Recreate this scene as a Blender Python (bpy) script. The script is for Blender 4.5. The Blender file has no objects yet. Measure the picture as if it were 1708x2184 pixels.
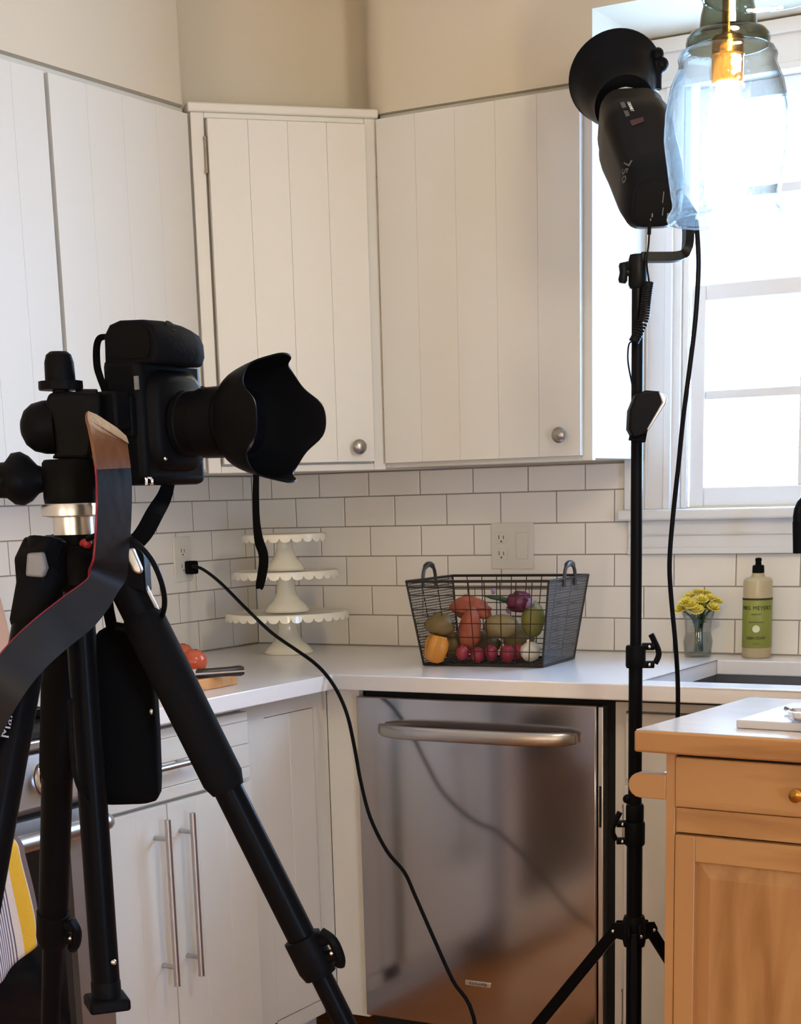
import bpy, bmesh, math, random
from mathutils import Vector, Matrix, noise
R = random.Random(7)
sc = bpy.context.scene
COL = sc.collection
PI = math.pi

# ------------------------------------------------------------------ camera
W, H = 1708.0, 2184.0
FPX, CYP = 3525.26, 1891.84                 # focal length and principal row in pixels (the photo is a crop)
YAW, PITCH, ROLL = 0.53018, -0.23129, -0.02782
CAM = Vector((2.69992, -3.85595, 1.302))
FWD = Vector((-math.sin(YAW)*math.cos(PITCH), math.cos(YAW)*math.cos(PITCH), math.sin(PITCH)))
_r = Vector((math.cos(YAW), math.sin(YAW), 0)); _u = _r.cross(FWD)
RGT = math.cos(ROLL)*_r + math.sin(ROLL)*_u
UPV = -math.sin(ROLL)*_r + math.cos(ROLL)*_u
cd = bpy.data.cameras.new('camera'); cam = bpy.data.objects.new('viewpoint', cd); COL.objects.link(cam)
m = Matrix.Identity(4)
for i in range(3):
    m[i][0], m[i][1], m[i][2], m[i][3] = RGT[i], UPV[i], -FWD[i], CAM[i]
cam.matrix_world = m
cd.sensor_fit = 'HORIZONTAL'; cd.sensor_width = 36.0
cd.lens = FPX*36.0/W; cd.shift_x = 0.0; cd.shift_y = (CYP-H/2)/W
cd.clip_start = 0.05; cd.clip_end = 200
sc.camera = cam

# ------------------------------------------------------------------ world, lights, exposure
wd = bpy.data.worlds.new('world'); sc.world = wd; wd.use_nodes = True
bg = wd.node_tree.nodes['Background']
bg.inputs['Color'].default_value = (0.40, 0.63, 1.0, 1); bg.inputs['Strength'].default_value = 24.0
sc.view_settings.view_transform = 'Standard'; sc.view_settings.look = 'None'
sc.view_settings.exposure = 0.14; sc.view_settings.gamma = 1.0
sc.view_settings.use_curve_mapping = False

def portal(name, loc, rot, sx, sy):
    l = bpy.data.lights.new(name, 'AREA'); l.shape = 'RECTANGLE'; l.size = sx; l.size_y = sy
    o = bpy.data.objects.new(name, l); o.location = loc; o.rotation_euler = rot; COL.objects.link(o)
    l.cycles.is_portal = True
portal('window_portal', (1.77, 0.16, 1.74), (PI/2, 0, PI), 1.1, 0.98)
ADDED_CEIL_LAMPS = [(1.3, -4.3), (3.2, -4.5), (1.3, -5.7), (3.2, -5.7)]  # places of the ceiling lamps added out of view
FILL_LAMP_W = 4.0
FILL_SHADE_W = 26.0  # emission of the invented floor lamp shades
FILL_COL = (1.0, 0.86, 0.62)
BULB_STRENGTH = 190.0

# ------------------------------------------------------------------ pixel <-> world helpers (survey of the photograph)
def ray(px, py): return FWD + RGT*((px-W/2)/FPX) - UPV*((py-CYP)/FPX)
def at(px, py, axis, val):
    d = ray(px, py); t = (val-CAM[axis])/d[axis]; return CAM + d*t
def dp(px, py, d): return CAM + ray(px, py)*d
HN = Vector((-math.sin(YAW), math.cos(YAW), 0))      # horizontal view direction
def V(px, py, P0, off=0.0):                           # on the upright plane through P0 (plus off metres further away)
    d = ray(px, py); t = ((Vector(P0)-CAM).dot(HN)+off)/d.dot(HN); return CAM + d*t

# ------------------------------------------------------------------ materials
def mat(name, col, rough=0.5, metal=0.0, var=0.0, vscale=8.0, bump=0.0, bscale=60.0, spec=0.5, coat=0.0,
        stretch=(1, 1, 1), emis=None, estr=0.0, trans=0.0, ior=1.45, sheen=0.0, aniso=0.0, alpha=1.0):
    M = bpy.data.materials.new(name); M.use_nodes = True
    nt = M.node_tree; b = nt.nodes['Principled BSDF']
    b.inputs['Base Color'].default_value = (*col, 1); b.inputs['Roughness'].default_value = rough
    b.inputs['Metallic'].default_value = metal; b.inputs['Specular IOR Level'].default_value = spec
    b.inputs['Coat Weight'].default_value = coat; b.inputs['IOR'].default_value = ior
    b.inputs['Transmission Weight'].default_value = trans; b.inputs['Sheen Weight'].default_value = sheen
    b.inputs['Anisotropic'].default_value = aniso
    if emis: b.inputs['Emission Color'].default_value = (*emis, 1); b.inputs['Emission Strength'].default_value = estr
    tc = nt.nodes.new('ShaderNodeTexCoord'); mp = nt.nodes.new('ShaderNodeMapping')
    mp.inputs['Scale'].default_value = stretch; nt.links.new(tc.outputs['Object'], mp.inputs[0])
    if var:
        n = nt.nodes.new('ShaderNodeTexNoise'); n.inputs['Scale'].default_value = vscale; n.inputs['Detail'].default_value = 5
        rp = nt.nodes.new('ShaderNodeMix'); rp.data_type = 'RGBA'
        rp.inputs['A'].default_value = (*[c*(1-var) for c in col], 1); rp.inputs['B'].default_value = (*[min(1, c*(1+var)) for c in col], 1)
        nt.links.new(mp.outputs[0], n.inputs['Vector']); nt.links.new(n.outputs['Fac'], rp.inputs['Factor'])
        nt.links.new(rp.outputs['Result'], b.inputs['Base Color'])
    if bump:
        n2 = nt.nodes.new('ShaderNodeTexNoise'); n2.inputs['Scale'].default_value = bscale; n2.inputs['Detail'].default_value = 3
        bp = nt.nodes.new('ShaderNodeBump'); bp.inputs['Strength'].default_value = bump; bp.inputs['Distance'].default_value = 0.002
        nt.links.new(mp.outputs[0], n2.inputs['Vector']); nt.links.new(n2.outputs['Fac'], bp.inputs['Height'])
        nt.links.new(bp.outputs[0], b.inputs['Normal'])
    return M

def wood_mat(name, c1, c2, rough=0.4, grain=(3, 3, 40), scale=3.0, rot=(0, 0, 0), coat=0.1):
    M = bpy.data.materials.new(name); M.use_nodes = True; nt = M.node_tree; b = nt.nodes['Principled BSDF']
    tc = nt.nodes.new('ShaderNodeTexCoord'); mp = nt.nodes.new('ShaderNodeMapping')
    mp.inputs['Scale'].default_value = grain; mp.inputs['Rotation'].default_value = rot
    n = nt.nodes.new('ShaderNodeTexNoise'); n.inputs['Scale'].default_value = scale; n.inputs['Detail'].default_value = 6
    n.inputs['Distortion'].default_value = 0.6
    n2 = nt.nodes.new('ShaderNodeTexNoise'); n2.inputs['Scale'].default_value = scale*0.35; n2.inputs['Detail'].default_value = 2
    ad = nt.nodes.new('ShaderNodeMath'); ad.operation = 'ADD'
    rp = nt.nodes.new('ShaderNodeValToRGB')
    rp.color_ramp.elements[0].position = 0.72; rp.color_ramp.elements[0].color = (*c1, 1)
    rp.color_ramp.elements[1].position = 1.28; rp.color_ramp.elements[1].color = (*c2, 1)
    nt.links.new(tc.outputs['Object'], mp.inputs[0]); nt.links.new(mp.outputs[0], n.inputs['Vector']); nt.links.new(mp.outputs[0], n2.inputs['Vector'])
    nt.links.new(n.outputs['Fac'], ad.inputs[0]); nt.links.new(n2.outputs['Fac'], ad.inputs[1])
    nt.links.new(ad.outputs[0], rp.inputs[0]); nt.links.new(rp.outputs[0], b.inputs['Base Color'])
    b.inputs['Roughness'].default_value = rough; b.inputs['Coat Weight'].default_value = coat
    return M

def pane_glass(name, tint=(1, 1, 1), f0=0.06, rough=0.0, bump=0.0, bscale=40.0, refr=0.0, edge=None):
    M = bpy.data.materials.new(name); M.use_nodes = True; nt = M.node_tree
    for n in list(nt.nodes): nt.nodes.remove(n)
    out = nt.nodes.new('ShaderNodeOutputMaterial'); mx = nt.nodes.new('ShaderNodeMixShader')
    tr = nt.nodes.new('ShaderNodeBsdfTransparent'); tr.inputs[0].default_value = (*tint, 1)
    if edge:                                                  # longer path through the glass towards its outline
        lw = nt.nodes.new('ShaderNodeLayerWeight'); lw.inputs['Blend'].default_value = 0.5
        pw = nt.nodes.new('ShaderNodeMath'); pw.operation = 'POWER'; pw.inputs[1].default_value = 3.0
        tm = nt.nodes.new('ShaderNodeMix'); tm.data_type = 'RGBA'; tm.inputs['A'].default_value = (*tint, 1); tm.inputs['B'].default_value = (*edge, 1)
        nt.links.new(lw.outputs['Facing'], pw.inputs[0]); nt.links.new(pw.outputs[0], tm.inputs['Factor']); nt.links.new(tm.outputs['Result'], tr.inputs[0])
    gl = nt.nodes.new('ShaderNodeBsdfGlossy'); gl.inputs['Roughness'].default_value = rough
    fr = nt.nodes.new('ShaderNodeFresnel'); geo = nt.nodes.new('ShaderNodeNewGeometry'); iorm = nt.nodes.new('ShaderNodeMix')
    iorm.inputs['A'].default_value = 1.5; iorm.inputs['B'].default_value = 1/1.5                 # same reflectance from both sides of the thin sheet
    nt.links.new(geo.outputs['Backfacing'], iorm.inputs['Factor']); nt.links.new(iorm.outputs['Result'], fr.inputs['IOR'])
    src = tr
    if bump:
        tc = nt.nodes.new('ShaderNodeTexCoord'); vo = nt.nodes.new('ShaderNodeTexVoronoi'); vo.inputs['Scale'].default_value = bscale
        vo.feature = 'SMOOTH_F1'
        bp = nt.nodes.new('ShaderNodeBump'); bp.inputs['Strength'].default_value = bump; bp.inputs['Distance'].default_value = 0.004
        nt.links.new(tc.outputs['Object'], vo.inputs['Vector']); nt.links.new(vo.outputs['Distance'], bp.inputs['Height'])
        nt.links.new(bp.outputs[0], gl.inputs['Normal']); nt.links.new(bp.outputs[0], fr.inputs['Normal'])
        if refr:
            rf = nt.nodes.new('ShaderNodeBsdfRefraction'); rf.inputs['IOR'].default_value = 1.12; rf.inputs['Color'].default_value = (*tint, 1)
            nt.links.new(bp.outputs[0], rf.inputs['Normal'])
            m2 = nt.nodes.new('ShaderNodeMixShader'); m2.inputs[0].default_value = refr
            nt.links.new(tr.outputs[0], m2.inputs[1]); nt.links.new(rf.outputs[0], m2.inputs[2]); src = m2
    nt.links.new(fr.outputs[0], mx.inputs[0]); nt.links.new(src.outputs[0], mx.inputs[1]); nt.links.new(gl.outputs[0], mx.inputs[2])
    nt.links.new(mx.outputs[0], out.inputs[0])
    return M

def floor_material():
    M = bpy.data.materials.new('oak_floor'); M.use_nodes = True; nt = M.node_tree; b = nt.nodes['Principled BSDF']
    tc = nt.nodes.new('ShaderNodeTexCoord'); br = nt.nodes.new('ShaderNodeTexBrick')
    br.inputs['Color1'].default_value = (0.55, 0.22, 0.06, 1); br.inputs['Color2'].default_value = (0.46, 0.17, 0.045, 1)
    br.inputs['Mortar'].default_value = (0.05, 0.025, 0.012, 1); br.inputs['Scale'].default_value = 1.0
    br.inputs['Mortar Size'].default_value = 0.002; br.inputs['Brick Width'].default_value = 0.9; br.inputs['Row Height'].default_value = 0.083
    nt.links.new(tc.outputs['Object'], br.inputs['Vector']); nt.links.new(br.outputs['Color'], b.inputs['Base Color'])
    b.inputs['Roughness'].default_value = 0.35
    return M

def steel_mat(name, col, rough, axis_stretch, bumpv=0.06):
    return mat(name, col, rough, 1.0, var=0.06, vscale=6, bump=bumpv, bscale=30, stretch=axis_stretch)

MT = {}
MT['wall'] = mat('wall_paint', (0.62, 0.55, 0.43), 0.85, bump=0.08, bscale=140)
MT['white_paint'] = mat('cabinet_paint', (0.66, 0.635, 0.575), 0.42, var=0.02, vscale=2)
MT['trim'] = mat('trim_paint', (0.74, 0.74, 0.74), 0.38)
MT['ceil'] = mat('ceiling_paint', (0.78, 0.75, 0.70), 0.9)
MT['tile'] = mat('tile_glaze', (0.85, 0.80, 0.735), 0.22, var=0.03, vscale=5, bump=0.03, bscale=12)
MT['grout'] = mat('grout', (0.30, 0.26, 0.22), 0.9)
MT['quartz'] = mat('quartz', (0.82, 0.785, 0.765), 0.16, var=0.03, vscale=60)
MT['steel'] = mat('brushed_steel', (0.44, 0.415, 0.42), 0.13, 1.0, var=0.04, vscale=6)
MT['steel_h'] = steel_mat('brushed_nickel', (0.50, 0.48, 0.465), 0.34, (1, 1, 1))
MT['steel_door'] = mat('oven_door_steel', (0.55, 0.55, 0.56), 0.42, 1.0, var=0.05, vscale=6)
MT['sink_steel'] = mat('sink_steel', (0.26, 0.25, 0.25), 0.40, 1.0, var=0.04, vscale=8)
MT['knob'] = mat('pewter_knob', (0.36, 0.33, 0.30), 0.32, 1.0, var=0.15, vscale=60)
MT['alu'] = mat('aluminium', (0.72, 0.73, 0.75), 0.3, 1.0)
MT['chrome'] = mat('chrome', (0.8, 0.8, 0.82), 0.12, 1.0)
MT['black'] = mat('black_plastic', (0.0054, 0.0054, 0.0059), 0.42, var=0.2, vscale=40, spec=0.05)
MT['black_matte'] = mat('black_rubber', (0.0045, 0.0045, 0.0049), 0.8, bump=0.25, bscale=300, spec=0.05)
MT['black_metal'] = mat('black_metal', (0.0049, 0.0049, 0.0059), 0.3, 0.0, spec=0.05)
MT['foam'] = mat('black_foam', (0.0063, 0.0063, 0.0072), 0.75, bump=0.2, bscale=250, spec=0.05)
MT['fabric'] = mat('black_nylon', (0.0036, 0.0036, 0.0040), 0.9, bump=0.4, bscale=400, spec=0.05)
MT['gap'] = mat('dark_gap', (0.008, 0.008, 0.008), 0.9)
MT['leather'] = mat('black_leather', (0.006, 0.0065, 0.009), 0.40, bump=0.9, bscale=16, spec=0.25)
MT['brown_leather'] = mat('brown_leather', (0.17, 0.07, 0.03), 0.45, var=0.35, vscale=60, bump=0.3, bscale=120)
MT['red_edge'] = mat('red_piping', (0.22, 0.008, 0.02), 0.5)
MT['grey_tab'] = mat('grey_lever', (0.20, 0.20, 0.20), 0.5, var=0.2, vscale=80)
MT['white_plastic'] = mat('white_plastic', (0.74, 0.70, 0.63), 0.35)
MT['dark_slot'] = mat('socket_slot', (0.06, 0.05, 0.04), 0.7)
MT['milk'] = mat('milk_glass', (0.84, 0.78, 0.63), 0.18, coat=0.3)
MT['island_wood'] = wood_mat('maple', (0.36, 0.165, 0.052), (0.52, 0.27, 0.10), 0.38, (7, 7, 1.0), 3.0)
MT['island_wood_h'] = wood_mat('maple_h', (0.38, 0.18, 0.06), (0.54, 0.285, 0.105), 0.38, (1.0, 7, 9), 3.0)
MT['island_top'] = wood_mat('worktop_laminate', (0.60, 0.56, 0.53), (0.68, 0.63, 0.60), 0.2, (2, 6, 6), 2.0, coat=0.4)
MT['island_edge'] = wood_mat('maple_edge', (0.36, 0.16, 0.05), (0.50, 0.25, 0.085), 0.35, (1.0, 7, 9), 3.0)
MT['board_wood'] = wood_mat('acacia', (0.42, 0.17, 0.045), (0.62, 0.30, 0.10), 0.4, (2, 10, 10), 4.0)
MT['lean_wood'] = wood_mat('beech', (0.40, 0.215, 0.14), (0.62, 0.37, 0.26), 0.5, (8, 8, 1.2), 5.0)
MT['marble'] = mat('marble', (0.58, 0.55, 0.54), 0.25, var=0.10, vscale=9)
MT['wire'] = mat('bronze_wire', (0.035, 0.027, 0.022), 0.5, 0.6)
MT['zinc'] = mat('zinc_sheet', (0.10, 0.11, 0.13), 0.42, 0.8, var=0.25, vscale=30)
MT['basket_handle'] = mat('basket_handle', (0.07, 0.065, 0.065), 0.4, 0.6)
MT['radish'] = mat('radish_skin', (0.2592, 0.0216, 0.0396), 0.38, var=0.3, vscale=50)
MT['garlic'] = mat('garlic_skin', (0.80, 0.73, 0.60), 0.5, var=0.12, vscale=60)
MT['orange_pepper'] = mat('orange_pepper', (0.5184, 0.2088, 0.0252), 0.25, var=0.2, vscale=30)
MT['sweet_potato'] = mat('sweet_potato', (0.3312, 0.0828, 0.0432), 0.6, var=0.28, vscale=45, bump=0.3, bscale=80)
MT['potato'] = mat('potato_skin', (0.2448, 0.1800, 0.0792), 0.65, var=0.2, vscale=50, bump=0.2, bscale=90)
MT['brown_onion'] = mat('brown_squash', (0.1440, 0.0936, 0.0288), 0.5, var=0.3, vscale=40)
MT['green_fruit'] = mat('green_pear', (0.2376, 0.2160, 0.0504), 0.45, var=0.15, vscale=40)
MT['purple'] = mat('red_onion_skin', (0.1152, 0.0144, 0.0396), 0.3, var=0.5, vscale=50)
MT['lilac'] = mat('lilac_skin', (0.3024, 0.2016, 0.3024), 0.4)
MT['stem'] = mat('green_stem', (0.03, 0.065, 0.02), 0.6, var=0.3, vscale=40)
MT['leaf_dark'] = mat('leaf_dark', (0.03, 0.055, 0.025), 0.55, var=0.3, vscale=50)
MT['petal'] = mat('yellow_petal', (0.82, 0.70, 0.13), 0.6, var=0.15, vscale=80)
MT['petal2'] = mat('yellow_heart', (0.62, 0.42, 0.03), 0.7)
MT['tomato'] = mat('tomato_skin', (0.48, 0.085, 0.035), 0.22, var=0.15, vscale=25)
MT['soap_clear'] = mat('soap_body', (0.55, 0.44, 0.25), 0.3, trans=0.15)
MT['soap_label'] = mat('soap_label', (0.25, 0.265, 0.045), 0.45, var=0.08, vscale=30)
MT['ink'] = mat('ink', (0.03, 0.03, 0.02), 0.6)
MT['cream'] = mat('cream_print', (0.75, 0.74, 0.48), 0.5)
MT['white_print'] = mat('white_print', (0.62, 0.62, 0.62), 0.5)
MT['grey_print'] = mat('grey_print', (0.13, 0.13, 0.13), 0.5)
MT['dim_print'] = mat('dim_print', (0.07, 0.065, 0.06), 0.5)
MT['red_print'] = mat('red_print', (0.035, 0.004, 0.005), 0.5)
MT['brass'] = mat('antique_brass', (0.50, 0.25, 0.055), 0.25, 1.0)
MT['bulb'] = mat('lit_bulb', (1, 1, 1), 0.3, emis=(1.0, 0.81, 0.58), estr=BULB_STRENGTH)
MT['shade_glass'] = pane_glass('hammered_glass', (0.93, 0.955, 0.95), bump=0.22, bscale=110, refr=0.025, rough=0.02, edge=(0.10, 0.13, 0.13))
MT['neck_glass'] = pane_glass('grey_green_glass', (0.62, 0.63, 0.56), bump=0.1, bscale=40, refr=0.0, rough=0.02, edge=(0.14, 0.16, 0.13))
MT['pane'] = pane_glass('window_glass', (0.97, 0.99, 1.0))
MT['vase_glass'] = pane_glass('vase_glass', (0.97, 0.98, 0.975), bump=0.15, bscale=60, refr=0.08, edge=(0.55, 0.60, 0.58))
MT['water'] = pane_glass('vase_water', (0.95, 0.97, 0.96), refr=0.0)
MT['lens_glass'] = mat('lens_glass', (0.004, 0.004, 0.006), 0.05, coat=0.5)
MT['oven_glass'] = mat('oven_glass', (0.006, 0.006, 0.007), 0.08)
MT['knife'] = mat('knife_handle', (0.015, 0.010, 0.010), 0.3)
MT['floor'] = floor_material()
MT['fill_shade'] = mat('lit_fill_shade', (0.8, 0.75, 0.65), 0.8, emis=FILL_COL, estr=FILL_SHADE_W)  # glowing shade of the floor lamps added for fill
MT['fill_diff'] = mat('lit_fill_diffuser', (1, 1, 1), 0.5, emis=FILL_COL, estr=FILL_LAMP_W)  # glowing dome of the added ceiling lamps

def towel_material():
    M = bpy.data.materials.new('striped_towel'); M.use_nodes = True; nt = M.node_tree; b = nt.nodes['Principled BSDF']
    tc = nt.nodes.new('ShaderNodeTexCoord'); sp = nt.nodes.new('ShaderNodeSeparateXYZ')
    nt.links.new(tc.outputs['UV'], sp.inputs[0])
    mu = nt.nodes.new('ShaderNodeMath'); mu.operation = 'MULTIPLY'; mu.inputs[1].default_value = 30.0
    fr = nt.nodes.new('ShaderNodeMath'); fr.operation = 'FRACT'
    gt = nt.nodes.new('ShaderNodeMath'); gt.operation = 'GREATER_THAN'; gt.inputs[1].default_value = 0.58
    nt.links.new(sp.outputs[0], mu.inputs[0]); nt.links.new(mu.outputs[0], fr.inputs[0]); nt.links.new(fr.outputs[0], gt.inputs[0])
    mx = nt.nodes.new('ShaderNodeMix'); mx.data_type = 'RGBA'
    mx.inputs['A'].default_value = (0.66, 0.60, 0.58, 1); mx.inputs['B'].default_value = (0.10, 0.085, 0.14, 1)
    nt.links.new(gt.outputs[0], mx.inputs['Factor'])
    def band(lo, hi):
        a = nt.nodes.new('ShaderNodeMath'); a.operation = 'GREATER_THAN'; a.inputs[1].default_value = lo
        c = nt.nodes.new('ShaderNodeMath'); c.operation = 'LESS_THAN'; c.inputs[1].default_value = hi
        d = nt.nodes.new('ShaderNodeMath'); d.operation = 'MULTIPLY'
        nt.links.new(sp.outputs[0], a.inputs[0]); nt.links.new(sp.outputs[0], c.inputs[0])
        nt.links.new(a.outputs[0], d.inputs[0]); nt.links.new(c.outputs[0], d.inputs[1]); return d
    m2 = nt.nodes.new('ShaderNodeMix'); m2.data_type = 'RGBA'; m2.inputs['B'].default_value = (0.70, 0.42, 0.03, 1)
    nt.links.new(mx.outputs['Result'], m2.inputs['A']); nt.links.new(band(0.80, 0.935).outputs[0], m2.inputs['Factor'])
    m3 = nt.nodes.new('ShaderNodeMix'); m3.data_type = 'RGBA'; m3.inputs['B'].default_value = (0.16, 0.11, 0.10, 1)
    nt.links.new(m2.outputs['Result'], m3.inputs['A']); nt.links.new(band(0.945, 1.01).outputs[0], m3.inputs['Factor'])
    m4 = nt.nodes.new('ShaderNodeMix'); m4.data_type = 'RGBA'; m4.inputs['B'].default_value = (0.66, 0.60, 0.55, 1)
    nt.links.new(m3.outputs['Result'], m4.inputs['A']); nt.links.new(band(0.745, 0.80).outputs[0], m4.inputs['Factor'])
    nt.links.new(m4.outputs['Result'], b.inputs['Base Color'])
    wv = nt.nodes.new('ShaderNodeTexNoise'); wv.inputs['Scale'].default_value = 400
    bp = nt.nodes.new('ShaderNodeBump'); bp.inputs['Strength'].default_value = 0.5; bp.inputs['Distance'].default_value = 0.002
    nt.links.new(tc.outputs['Object'], wv.inputs['Vector']); nt.links.new(wv.outputs['Fac'], bp.inputs['Height']); nt.links.new(bp.outputs[0], b.inputs['Normal'])
    b.inputs['Roughness'].default_value = 0.95
    return M
MT['towel'] = towel_material()

# ------------------------------------------------------------------ object helpers
ORG = {}
def tag(o, label=None, cat=None, group=None, kind=None):
    if label: o['label'] = label
    if cat: o['category'] = cat
    if group: o['group'] = group
    if kind: o['kind'] = kind
    return o
def thing(name, loc, label=None, cat=None, group=None, kind=None):
    o = bpy.data.objects.new(name, None); COL.objects.link(o); o.location = loc; o.empty_display_size = 0.05
    ORG[o.name] = Vector(loc)
    return tag(o, label, cat, group, kind)
def obj(name, bm, material, parent=None, bev=0.0, segs=2, smooth=None, loc=None):
    """links bm (vertices given in world space) as one mesh object"""
    if parent is not None: org = ORG[parent.name]
    elif loc is not None: org = Vector(loc)
    else:
        xs = [v.co for v in bm.verts]
        org = Vector(((min(v.x for v in xs)+max(v.x for v in xs))/2, (min(v.y for v in xs)+max(v.y for v in xs))/2, min(v.z for v in xs)))
    bmesh.ops.translate(bm, verts=bm.verts, vec=-org)
    bmesh.ops.recalc_face_normals(bm, faces=bm.faces)
    me = bpy.data.meshes.new(name); bm.to_mesh(me); bm.free()
    o = bpy.data.objects.new(name, me); COL.objects.link(o); ORG[o.name] = org
    me.materials.append(MT[material] if isinstance(material, str) else material)
    if parent is not None: o.parent = parent
    else: o.location = org
    if smooth is not None:
        me.shade_smooth(); me.set_sharp_from_angle(angle=math.radians(smooth))
    if bev:
        mo = o.modifiers.new('bevel', 'BEVEL'); mo.width = bev; mo.segments = segs; mo.limit_method = 'ANGLE'; mo.angle_limit = math.radians(40)
        me.shade_smooth(); me.set_sharp_from_angle(angle=math.radians(60))
    return o
def struct(name, bm, material, parent=None, **k):
    o = obj(name, bm, material, parent, **k)
    if parent is None: o['kind'] = 'structure'
    return o

def B(): return bmesh.new()
def box(bm, x0, x1, y0, y1, z0, z1, M=None):
    vs = [bm.verts.new(Vector(p)) for p in ((x0,y0,z0),(x1,y0,z0),(x1,y1,z0),(x0,y1,z0),(x0,y0,z1),(x1,y0,z1),(x1,y1,z1),(x0,y1,z1))]
    if M is not None:
        for v in vs: v.co = M @ v.co
    for f in ((0,3,2,1),(4,5,6,7),(0,1,5,4),(1,2,6,5),(2,3,7,6),(3,0,4,7)): bm.faces.new([vs[i] for i in f])
    return bm
def mbox(*a, M=None): return box(B(), *a, M=M)
def frame_of(d, up=None):
    d = Vector(d).normalized()
    u = Vector(up) if up is not None else (Vector((0, 0, 1)) if abs(d.z) < 0.95 else Vector((0, 1, 0)))
    x = u.cross(d)
    if x.length < 1e-6: x = Vector((1, 0, 0)).cross(d)
    x.normalize(); y = d.cross(x); return x, y, d
def loft(bm, rings, cap=True, closed=False):
    vr = [[bm.verts.new(p) for p in r] for r in rings]
    n = len(vr[0]); k = len(vr)
    for i in range(k if closed else k-1):
        a, b = vr[i], vr[(i+1) % k]
        for j in range(n): bm.faces.new((a[j], a[(j+1) % n], b[(j+1) % n], b[j]))
    if cap and not closed:
        bm.faces.new(vr[0][::-1]); bm.faces.new(vr[-1])
    return bm
def tube(bm, pts, rad, seg=10, cap=True):
    pts = [Vector(p) for p in pts]; n = len(pts)
    rs = rad if isinstance(rad, (list, tuple)) else [rad]*n
    rings = []; px = None
    for i, p in enumerate(pts):
        t = (pts[min(i+1, n-1)]-pts[max(i-1, 0)])
        if t.length < 1e-9: t = Vector((0, 0, 1))
        t.normalize()
        if px is None: x, y, _ = frame_of(t)
        else:
            x = px - t*px.dot(t)
            if x.length < 1e-6: x, _, _ = frame_of(t)
            x.normalize(); y = t.cross(x)
        px = x
        rings.append([p + x*math.cos(2*PI*j/seg)*rs[i] + y*math.sin(2*PI*j/seg)*rs[i] for j in range(seg)])
    return loft(bm, rings, cap)
def spline(pts, per=8):
    P = [Vector(p) for p in pts]; out = []
    for i in range(len(P)-1):
        a, b, c, d = P[max(i-1, 0)], P[i], P[i+1], P[min(i+2, len(P)-1)]
        for k in range(per):
            t = k/per
            out.append(0.5*((2*b)+(c-a)*t+(2*a-5*b+4*c-d)*t*t+(3*b-a-3*c+d)*t**3))
    out.append(P[-1]); return out
def lathe(bm, prof, base, axis=(0, 0, 1), seg=32, fn=None):
    """prof: list of (radius, height) along axis; ends at radius 0 are closed"""
    x, y, d = frame_of(axis); base = Vector(base)
    prev = None
    for (r, h) in prof:
        c = base + d*h
        if r < 1e-6: ring = [bm.verts.new(c)]
        else:
            ring = []
            for j in range(seg):
                a = 2*PI*j/seg; rr, hh = (r, 0) if fn is None else fn(r, h, a)
                ring.append(bm.verts.new(c + d*hh + x*math.cos(a)*rr + y*math.sin(a)*rr))
        if prev is not None:
            if len(prev) == 1 and len(ring) > 1:
                for j in range(seg): bm.faces.new((prev[0], ring[(j+1) % seg], ring[j]))
            elif len(ring) == 1 and len(prev) > 1:
                for j in range(seg): bm.faces.new((prev[j], prev[(j+1) % seg], ring[0]))
            elif len(ring) > 1:
                for j in range(seg): bm.faces.new((prev[j], prev[(j+1) % seg], ring[(j+1) % seg], ring[j]))
        prev = ring
    return bm
def blob(bm, c, sx, sy, sz, seg=16, rings=10, lump=0.0, lscale=3.0, seed=0, M=None):
    c = Vector(c); vs = []
    for i in range(rings+1):
        th = PI*i/rings
        row = []
        for j in range(1 if i in (0, rings) else seg):
            a = 2*PI*j/seg
            d = Vector((math.sin(th)*math.cos(a), math.sin(th)*math.sin(a), math.cos(th)))
            k = 1+lump*noise.noise(d*lscale+Vector((seed*3.1, seed*1.7, seed)))
            p = Vector((d.x*sx, d.y*sy, d.z*sz))*k
            if M is not None: p = M @ p
            row.append(bm.verts.new(c+p))
        vs.append(row)
    for i in range(rings):
        a, b = vs[i], vs[i+1]
        for j in range(seg):
            if len(a) == 1: bm.faces.new((a[0], b[j], b[(j+1) % seg]))
            elif len(b) == 1: bm.faces.new((a[j], b[0], a[(j+1) % seg]))
            else: bm.faces.new((a[j], b[j], b[(j+1) % seg], a[(j+1) % seg]))
    return bm
def prism(bm, poly, d):
    """poly: list of Vectors, extruded by vector d"""
    d = Vector(d); a = [bm.verts.new(Vector(p)) for p in poly]; b = [bm.verts.new(Vector(p)+d) for p in poly]
    bm.faces.new(a[::-1]); bm.faces.new(b); n = len(a)
    for i in range(n): bm.faces.new((a[i], a[(i+1) % n], b[(i+1) % n], b[i]))
    return bm
def ribbon(bm, pts, wdir, width, th):
    n = len(pts)
    ws = width if isinstance(width, (list, tuple)) else [width]*n
    wd_ = wdir if isinstance(wdir, list) else [Vector(wdir)]*n
    rings = []
    for i, p in enumerate(pts):
        p = Vector(p); t = (Vector(pts[min(i+1, n-1)])-Vector(pts[max(i-1, 0)])).normalized()
        w = Vector(wd_[i]); w = (w-t*w.dot(t)).normalized(); nn = t.cross(w)
        rings.append([p+w*ws[i]/2+nn*th/2, p-w*ws[i]/2+nn*th/2, p-w*ws[i]/2-nn*th/2, p+w*ws[i]/2-nn*th/2])
    return loft(bm, rings)
def rrect(w, h, r, n=4):
    pts = []
    for cx, cy, a0 in ((w/2-r, h/2-r, 0), (-w/2+r, h/2-r, PI/2), (-w/2+r, -h/2+r, PI), (w/2-r, -h/2+r, 3*PI/2)):
        for k in range(n+1):
            a = a0+PI/2*k/n; pts.append((cx+r*math.cos(a), cy+r*math.sin(a)))
    return pts
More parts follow.
